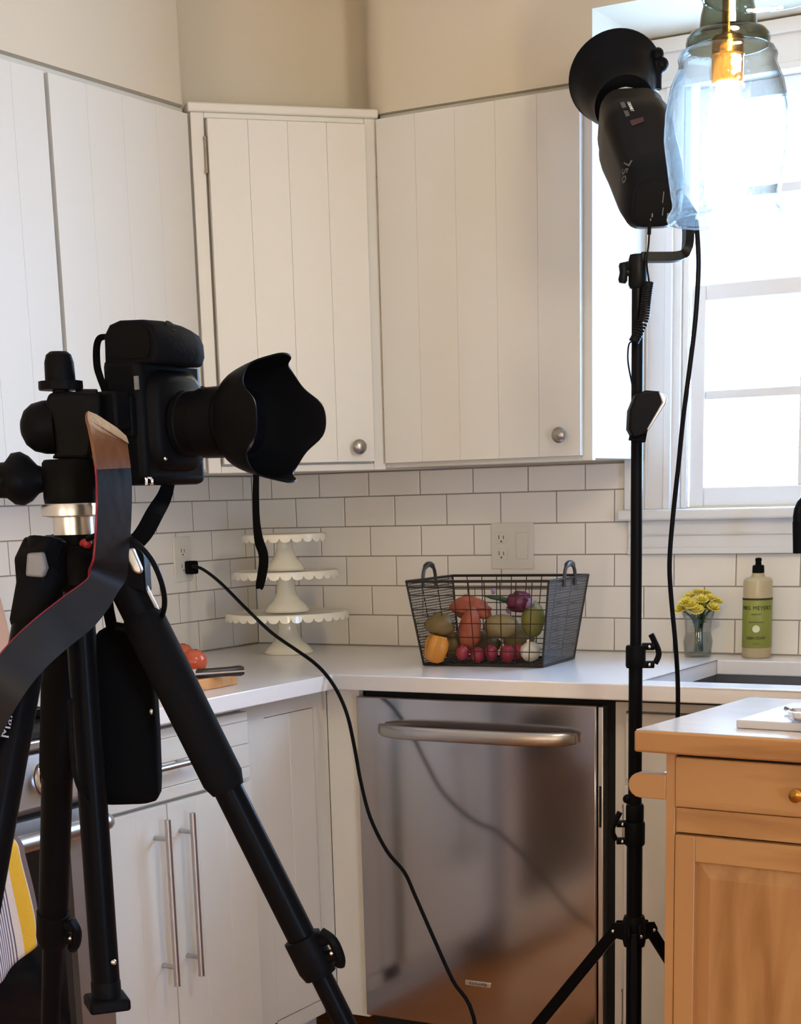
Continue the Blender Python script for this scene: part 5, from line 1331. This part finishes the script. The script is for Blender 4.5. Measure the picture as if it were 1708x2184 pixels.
for k in range(3):
    p0, p1_ = legline(k); t = (p1_-p0).normalized()
    r0, r1, r2 = ((0.0165, 0.0138, 0.0112), (0.0178, 0.0145, 0.0118), (0.0165, 0.0138, 0.0112))[k]
    pyc = (2040, 2330, 1985)[k]
    pe = legat(k, pyc) if k != 1 else p0.lerp(p1_, 0.62)
    L = B()
    tube(L, [p0-t*0.02, pe], r0 if k != 0 else r1+0.001, 16)
    lg = obj('leg', L, 'black_metal', tr, smooth=40)
    mid2 = pe.lerp(p1_, 0.45) if k != 1 else pe.lerp(p1_, 0.5)
    obj('lower_section', tube(B(), [pe, p1_-t*0.03], r2, 14), 'black_metal', lg, smooth=40)
    obj('rubber_foot', tube(B(), [p1_-t*0.05, p1_-t*0.012], [r2+0.003, r2+0.005], 14), 'black_matte', lg, smooth=40)
    if k == 0:
        obj('sleeve', tube(B(), [p0-t*0.02, legat(0, 1330)], 0.0178, 16), 'black', lg, smooth=40)
        obj('foam_grip', tube(B(), [legat(0, 1308), legat(0, 1320), legat(0, 1660), legat(0, 1684)], [0.0175, 0.0208, 0.0208, 0.0165], 20), 'foam', lg, smooth=50)
        o = (Vector(RGT)*0.9-HN*0.25); o = (o-t*o.dot(t)).normalized()
        obj('edge_strip', tube(B(), [legat(0, 1228)+o*0.0172, legat(0, 1318)+o*0.0172], 0.0028, 8), 'alu', lg, smooth=40)
    if k == 1:
        obj('foam_grip', tube(B(), [legat(1, 1215), legat(1, 1225), legat(1, 1330), legat(1, 1340)], [0.0185, 0.0205, 0.0205, 0.0185], 20), 'foam', lg, smooth=50)
    if k == 2:
        obj('foam_grip', tube(B(), [legat(2, 1215), legat(2, 1225), legat(2, 1640), legat(2, 1655)], [0.0170, 0.0190, 0.0190, 0.0170], 20), 'foam', lg, smooth=50)
    # hinge block at the hub with the angle lever
    hd_ = Vector((p0.x-TA.x, p0.y-TA.y, 0)).normalized(); sd_ = hd_.cross(Vector((0, 0, 1)))
    c0 = Vector((TA.x, TA.y, ztop))
    b = prism(B(), [c0+hd_*0.030+Vector((0, 0, 0.020))-sd_*0.017, c0+hd_*0.052+Vector((0, 0, 0.024))-sd_*0.017, c0+hd_*0.068+Vector((0, 0, 0.005))-sd_*0.017, c0+hd_*0.068+Vector((0, 0, -0.032))-sd_*0.017, c0+hd_*0.034+Vector((0, 0, -0.022))-sd_*0.017], sd_*0.034)
    obj('leg_hinge', b, 'black', lg, bev=0.003)
    if k in (0, 1): clamp_py = (2040, None)[k]
    if k == 0: clamp(lg, 0, 2035, 0.0195, 1)
    if k == 2: clamp(lg, 2, 1975, 0.0185, 1)
    if k == 1: pass
# grey angle levers
b = prism(B(), [Tp(x, y, -0.098) for x, y in ((57, 1180), (90, 1178), (99, 1212), (91, 1232), (54, 1229))], HN*0.012)
obj('angle_lever', b, 'grey_tab', tr, bev=0.002)
b = prism(B(), [Tp(x, y, -0.034) for x, y in ((270, 1172), (283, 1168), (303, 1216), (298, 1226), (284, 1220), (272, 1196))], HN*0.012)
obj('angle_lever', b, 'alu', tr, bev=0.002)
p = legat(1, 1508); p0, p1_ = legline(1); t = (p0-p1_).normalized()
vd = (CAM-p).normalized(); vd = (vd-t*vd.dot(t)).normalized(); yd = vd.cross(t)
obj('lettering', put_text('Manfrotto', 0.0125, p+vd*0.0185-Vector(RGT)*0.006, t, yd, 1.25), 'white_print', tr)
# head
zb1_, zb0_ = tz(980, 148), tz(1076, 148)
obj('head_collar', lathe(B(), [(0, tz(1140)), (0.0188, tz(1140)), (0.0188, tz(1103)), (0.0285, tz(1099)), (0.0290, zb0_-0.002), (0.028, zb0_+0.0005), (0, zb0_+0.0005)], (TA.x, TA.y, 0), (0, 0, 1), 32), 'alu', tr, smooth=40)
obj('collar_lug', tube(B(), [Tp(203, 1073, -0.012), Tp(203, 1097, -0.012)], 0.0065, 14), 'alu', tr, smooth=40)
obj('head_base', lathe(B(), [(0, zb0_+0.001), (0.0250, zb0_+0.001), (0.0258, zb0_+0.006), (0.0252, zb1_-0.003), (0.023, zb1_), (0, zb1_)], (TA.x, TA.y, 0), (0, 0, 1), 32), 'black', tr, smooth=40)
sil = [(108, 978), (120, 962), (108, 900), (96, 858), (103, 838), (150, 834), (212, 838), (214, 908), (196, 945), (192, 972), (180, 979)]
obj('ball_stem', prism(B(), [Tp(x, y, -0.019) for x, y in sil], HN*0.038), 'black', tr, bev=0.006, segs=3)
cdk = Tp(113, 911); nl = -h_r
obj('disc_knob', lathe(B(), [(0, -0.004), (0.0235, -0.004), (0.0243, 0.0), (0.0240, 0.008), (0.0215, 0.018), (0.016, 0.025), (0.008, 0.029), (0, 0.030)], cdk, nl, 32), 'black', tr, smooth=50)
kb = Tp(95, 1022)
obj('lock_knob', lathe(B(), [(0, 0), (0.011, 0), (0.013, 0.006), (0.020, 0.014), (0.024, 0.022), (0.023, 0.030), (0.0165, 0.036), (0.0155, 0.058), (0.013, 0.062), (0, 0.062)], kb, nl, 36, lambda r, h, a: (r*(1+(0.10 if 0.010 < h < 0.034 else 0)*math.cos(3*a+0.6)), 0)), 'black', tr, smooth=50)
zk0, zk1 = tz(832, 130), tz(750, 130); kp_ = Tp(130, 831)
hk = zk1-zk0
obj('clamp_knob', lathe(B(), [(0, -0.004), (0.008, -0.004), (0.008, 0), (0.0200, 0), (0.0203, 0.002), (0.0200, 0.0078), (0.0138, 0.0086), (0.0135, hk*0.72), (0.0115, hk*0.92), (0.008, hk), (0, hk)], (kp_.x, kp_.y, zk0), (0, 0, 1), 32, lambda r, h, a: (r*(1+(0.02*math.cos(10*a) if 0.0095 > h > 0.0 else 0)), 0)), 'black', tr, smooth=35)
# quick release clamp reaching to the camera plate
cmq = dp(218, 850, 1.565); XB, YB = cmq.x, cmq.y
zq1, zq0 = tz(836, 190), tz(905, 190)
q0 = Tp(165, 870)
b = B(); box(b, XB-0.006, XB+0.040, YB-0.030, YB-0.008, zq0-0.006, zq1)
obj('release_clamp', b, 'black', tr, bev=0.003)
obj('clamp_arm', tube(B(), [q0, Vector((XB+0.017, YB-0.028, (zq0+zq1)/2))], 0.017, 16), 'black', tr, smooth=40)

# ================================================================== CAMERA ON THE TRIPOD (turned on its side)
cm = thing('camera', (XB+0.02, YB, (zq0+zq1)/2), 'black camera turned on its side on the tripod, long zoom lens with petal hood', 'camera')
def zy(py, px=260): return at(px, py, 1, YB).z
zt, zbm = zy(770), zy(1036)
TX = 0.046; TY = 0.098
obj('body', mbox(XB, XB+TX, YB, YB+TY, zbm, zt+0.004), 'black', cm, bev=0.008, segs=3)
obj('plate', mbox(XB+0.002, XB+TX-0.006, YB-0.008, YB-0.0004, zq0-0.012, zq1-0.004), 'black', cm, bev=0.002)
# front casting around the mount
fz1, fz0 = zy(786), zy(1008)
b = B(); rings = []
for h, s, zr in ((0.0, 1.0, 1.0), (0.006, 0.97, 0.97), (0.011, 0.86, 0.90), (0.013, 0.74, 0.82)):
    zc = (fz1+fz0)/2; hz_ = (fz1-fz0)/2*zr
    rings.append([Vector((XB+TX-0.002+h, YB+0.050+u*0.042*s, zc+v*hz_)) for u, v in rrect(2, 2, 0.55, 4)])
obj('front_cover', loft(b, rings), 'black', cm, smooth=45)
# viewfinder hump on the far side
b = B(); rings = []
for h, s in ((0, 1.0), (0.012, 0.9), (0.022, 0.6)):
    zc = (fz1+fz0)/2; rings.append([Vector((XB+0.028+u*0.032*s, YB+TY-0.003+h, zc+v*0.034*s)) for u, v in rrect(2, 2, 0.4, 4)])
obj('viewfinder_hump', loft(b, rings), 'black', cm, smooth=45)
# hand grip
g = [(221, 778), (219, 716), (230, 693), (252, 683), (300, 681), (322, 692), (333, 716), (336, 748), (328, 774)]
gp = [at(x, y, 1, YB) for x, y in g]; gc = sum(gp, Vector())/len(gp)
rings = []
for dy, s, dx, dz in ((0.0, 0.96, 0, 0), (0.003, 1.0, 0, 0), (0.030, 1.0, 0.002, 0.0005), (0.058, 0.96, 0.003, -0.0015), (0.074, 0.84, 0.003, -0.004), (0.084, 0.62, 0.001, -0.007)):
    rings.append([gc+(p-gc)*s+Vector((dx, dy, dz)) for p in gp])
gb = loft(B(), rings); bmesh.ops.subdivide_edges(gb, edges=[], cuts=0)
gr_ = obj('hand_grip', gb, 'foam', cm, bev=0.004, segs=3)
pp_ = at(318, 722, 1, YB-0.0005)
obj('battery_door', prism(B(), [at(x, y, 1, YB-0.0002) for x, y in ((228, 764), (228, 712), (240, 697), (300, 693), (318, 706), (322, 740), (316, 764))], (0, -0.0012, 0)), 'black', gr_)
obj('release_button', lathe(B(), [(0, 0), (0.007, 0), (0.0065, 0.003), (0, 0.0036)], gp[5]+Vector((-0.002, 0.03, -0.001)), (0.75, 0, 0.66), 18), 'black', gr_, smooth=40)
obj('terminal_label', mbox(XB+0.040, XB+0.0445, YB-0.0009, YB+0.001, zy(832, 278), zy(803, 278)), 'grey_tab', cm)
obj('strap_lug', tube(B(), [at(312, 1018, 1, YB-0.002), at(323, 1020, 1, YB-0.002), at(325, 1033, 1, YB-0.002), at(312, 1034, 1, YB-0.002), at(311, 1019, 1, YB-0.002)], 0.0014, 6), 'chrome', cm, smooth=60)
obj('screw', blob(B(), at(352, 978, 1, YB+0.02), 0.0022, 0.0022, 0.0022, 8, 6), 'chrome', cm, smooth=60)
# lens
YL = YB+0.050
lzc = at(600, 893, 1, YL).z
x0 = XB+TX+0.014
def lxx(px): return at(px, 900, 1, YL).x
xh = lxx(522); xr = lxx(613)
prof = [(0, 0), (0.031, 0), (0.0315, 0.006), (0.0300, 0.007), (0.0305, 0.022), (0.0325, 0.023), (0.0330, 0.050), (0.0318, 0.051), (0.0320, 0.056), (0.0345, 0.058), (0.0350, xh-x0-0.012), (0.0342, xh-x0-0.008), (0.0342, xh-x0), (0, xh-x0)]
ln = obj('lens', lathe(B(), prof, (x0, YL, lzc), (1, 0, 0), 48), 'black', cm, smooth=35)
b = B(); n = 72
for i in range(n):
    a = 2*PI*i/n
    if 0.058+0.012 < xh-x0-0.02:
        c, s = math.cos(a), math.sin(a); y_, z_ = Vector((0, c, s)), Vector((0, -s, c))
        p = Vector((x0+0.0235, YL, lzc))+y_*0.0328
        prism(b, [p+z_*0.0009, p-z_*0.0009, p-z_*0.0009+Vector((0.026, 0, 0)), p+z_*0.0009+Vector((0.026, 0, 0))], y_*0.0008)
zr_ = obj('zoom_ribs', b, 'black_matte', ln); zr_['kind'] = 'stuff'
for k, (a0, a1) in enumerate(((2.62, 2.80), (2.95, 3.08), (3.12, 3.27))):
    b = B(); xx = xh-0.006
    pts = [Vector((xx, YL+0.0352*math.cos(a0+(a1-a0)*q/4), lzc+0.0352*math.sin(a0+(a1-a0)*q/4))) for q in range(5)]
    obj('lens_mark', tube(b, pts, 0.0007, 6), 'grey_print', ln)
obj('front_glass', lathe(B(), [(0, 0.004), (0.018, 0.0025), (0.030, -0.002), (0.030, -0.004), (0, -0.004)], (xh+0.006, YL, lzc), (1, 0, 0), 36), 'lens_glass', ln, smooth=60)
# petal hood
Rh = 0.0580; hl = xr-xh
def petal(a):  # a measured from +Y
    c = math.tanh(1.5*math.cos(4*a))/math.tanh(1.5); return -0.0070+0.0098*c+0.0028*math.cos(2*a)
seg = 96; b = B()
def hoodring(fr, inner):
    out = []
    for j in range(seg):
        a = 2*PI*j/seg
        r = 0.0355+(Rh-0.0355)*(fr**0.5)
        if inner: r -= 0.0016
        x = xh-0.010+(hl+0.010+petal(a))*fr if fr > 0 else xh-0.010
        out.append(Vector((x, YL+r*math.cos(a), lzc+r*math.sin(a))))
    return out
fr_ = [0, 0.03, 0.07, 0.12, 0.25, 0.4, 0.55, 0.7, 0.85, 1.0]
loft(b, [hoodring(f_, False) for f_ in fr_]+[hoodring(f_, True) for f_ in fr_[::-1]], cap=False, closed=True)
hood = obj('lens_hood', b, 'black', cm, smooth=40)
# tether hanging from the hood
td = [(547, 1012), (547, 1060), (549, 1110), (556, 1150), (566, 1180), (566, 1210), (558, 1248), (553, 1254), (551, 1246), (557, 1205), (556, 1180), (548, 1155), (545, 1110), (544, 1060), (545, 1012)]
yT = YL-0.035
obj('tether', ribbon(B(), spline([at(x, y, 1, yT-0.002+0.004*(i > 7)) for i, (x, y) in enumerate(td)], 4), Vector((1, 0, 0)), 0.0050, 0.0012), 'fabric', cm)
# neck strap
def face_ribbon(pts, w, th=0.0022):
    ds = []
    for i, p in enumerate(pts):
        t = (pts[min(i+1, len(pts)-1)]-pts[max(i-1, 0)]).normalized(); ds.append(t.cross((p-CAM).normalized()).normalized())
    return ribbon(B(), pts, ds, w, th), ds
so_ = -0.075
top = spline([Tp(226, 900, so_+0.01), Tp(230, 930, so_), Tp(236, 965, so_), Tp(241, 1000, so_)], 4)
w = [0.042+0.010*min(1, i/3) for i in range(len(top))]; w[0] = 0.024
yaxis = Vector((-0.08, 1, 0)).normalized()
bm_ = ribbon(B(), top, yaxis, w, 0.003); obj('strap_tab', bm_, 'brown_leather', cm, bev=0.001)
mid = spline([Tp(240, 992, so_), Tp(243, 1030, so_), Tp(243, 1080, so_), Tp(241, 1130, so_), Tp(238, 1170, so_), Tp(232, 1215, so_), Tp(214, 1258, so_-0.005), Tp(172, 1302, so_-0.015), Tp(112, 1350, so_-0.03), Tp(60, 1398, so_-0.04), Tp(12, 1458, so_-0.05), Tp(-34, 1540, so_-0.05), Tp(-80, 1650, so_-0.045)], 5)
n = len(mid); w = []
for i in range(n):
    f_ = i/(n-1); w.append(0.0235 if f_ < 0.30 else (0.0235-0.0035*(f_-0.30)/0.1 if f_ < 0.4 else min(0.037, 0.020+0.09*(f_-0.40))))
_b, ds = face_ribbon(mid, w, 0.0028); _b.free()
for i in range(n):                                            # hangs edge-on to the room, then twists flat towards the left
    f_ = i/(n-1); k_ = min(1, max(0, (f_-0.36)/0.14)); k_ = k_*k_*(3-2*k_)
    d_ = ds[i] if ds[i].dot(yaxis) > 0 else -ds[i]
    ds[i] = (yaxis*(1-k_)+d_*k_).normalized(); w[i] = 0.052*(1-k_)+w[i]*k_
bm_ = ribbon(B(), mid, ds, w, 0.0028); st_ = obj('neck_strap', bm_, 'leather', cm, smooth=60)
edge_ = [mid[i]+ds[i]*(w[i]/2)*(-1 if i < n*0.42 or ds[i].dot(UPV) < 0 else 1) for i in range(n)]
rp = obj('red_piping', tube(B(), edge_, 0.0012, 6), 'red_edge', st_, smooth=60)
s2 = spline([at(362, 1022, 1, YB+0.06), at(350, 1060, 1, YB+0.05), at(330, 1095, 1, YB+0.02), at(308, 1135, 1, YB), at(282, 1165, 1, YB-0.02), at(268, 1178, 1, YB-0.03)], 5)
n = len(s2); bm_, _ = face_ribbon(s2, [0.011+0.006*math.sin(PI*i/(n-1))-0.005*max(0, i/(n-1)-0.75)*4*0.8 for i in range(n)], 0.002); obj('strap_end', bm_, 'fabric', cm)
s3 = spline([at(226, 718, 1, YB+0.01), at(212, 722, 1, YB+0.01), at(206, 742, 1, YB+0.01), at(207, 780, 1, YB+0.005), at(214, 806, 1, YB), at(224, 838, 1, YB-0.002), at(216, 858, 1, YB-0.004)], 4)
n = len(s3); bm_, _ = face_ribbon(s3, [0.005+0.002*math.sin(PI*i/(n-1)) for i in range(n)], 0.002); obj('strap_end', bm_, 'fabric', cm)

# hanging pouch and its cable
po = thing('pouch', Tp(274, 1708, 0.05), 'black padded pouch hanging from the tripod between column and right leg', 'pouch')
rings = []
pc0 = 0.052
def pring(py, wpx, dd, cxp):
    c = Tp(cxp, py, pc0); return [c+h_r*u*wpx*PM*1.03+HN*v*dd for u, v in rrect(1, 1, 0.28, 4)]
for py, wpx, dd, cxp in ((1338, 40, 0.014, 243), (1344, 70, 0.026, 247), (1356, 96, 0.036, 252), (1385, 118, 0.042, 262), (1430, 130, 0.044, 268), (1560, 138, 0.046, 273), (1660, 142, 0.046, 275), (1692, 138, 0.044, 276), (1706, 126, 0.036, 275), (1711, 100, 0.026, 272)): rings.append(pring(py, wpx, dd, cxp))
obj('case', loft(B(), rings[::-1]), 'fabric', po, smooth=60)
obj('hanger', ribbon(B(), [Tp(228, 1272, 0.03), Tp(231, 1300, 0.035), Tp(240, 1345, pc0)], h_r, 0.011, 0.003), 'fabric', po)
obj('ring', tube(B(), [Tp(228+9*math.cos(a), 1282+14*math.sin(a), 0.028) for a in [2*PI*k/14 for k in range(15)]], 0.0018, 6), 'black_metal', po, smooth=60)
obj('zip_pull', blob(B(), Tp(322, 1518, pc0-0.024), 0.0022, 0.0015, 0.003, 8, 6), 'alu', po, smooth=60)
cb = [(186, 1150, -0.03), (215, 1139, -0.04), (255, 1140, -0.05), (290, 1158, -0.05), (322, 1192, -0.045), (343, 1238, -0.04), (351, 1282, -0.03), (345, 1315, -0.01), (330, 1335, 0.01), (290, 1338, 0.03), (243, 1331, 0.04)]
cbo = obj('remote_cable', tube(B(), spline([Tp(*c) for c in cb], 5), 0.0026, 8), 'black', None, smooth=60)
tag(cbo, 'thin black cable looping out beside the top of the tripod', 'cable')
cb = [(150, 1490, -0.03), (152, 1560, -0.03), (156, 1630, -0.03), (166, 1675, -0.028), (186, 1712, -0.02)]
obj('loose_tie', tube(B(), spline([Tp(*c) for c in cb], 5), 0.0020, 8), 'black', po, smooth=60)
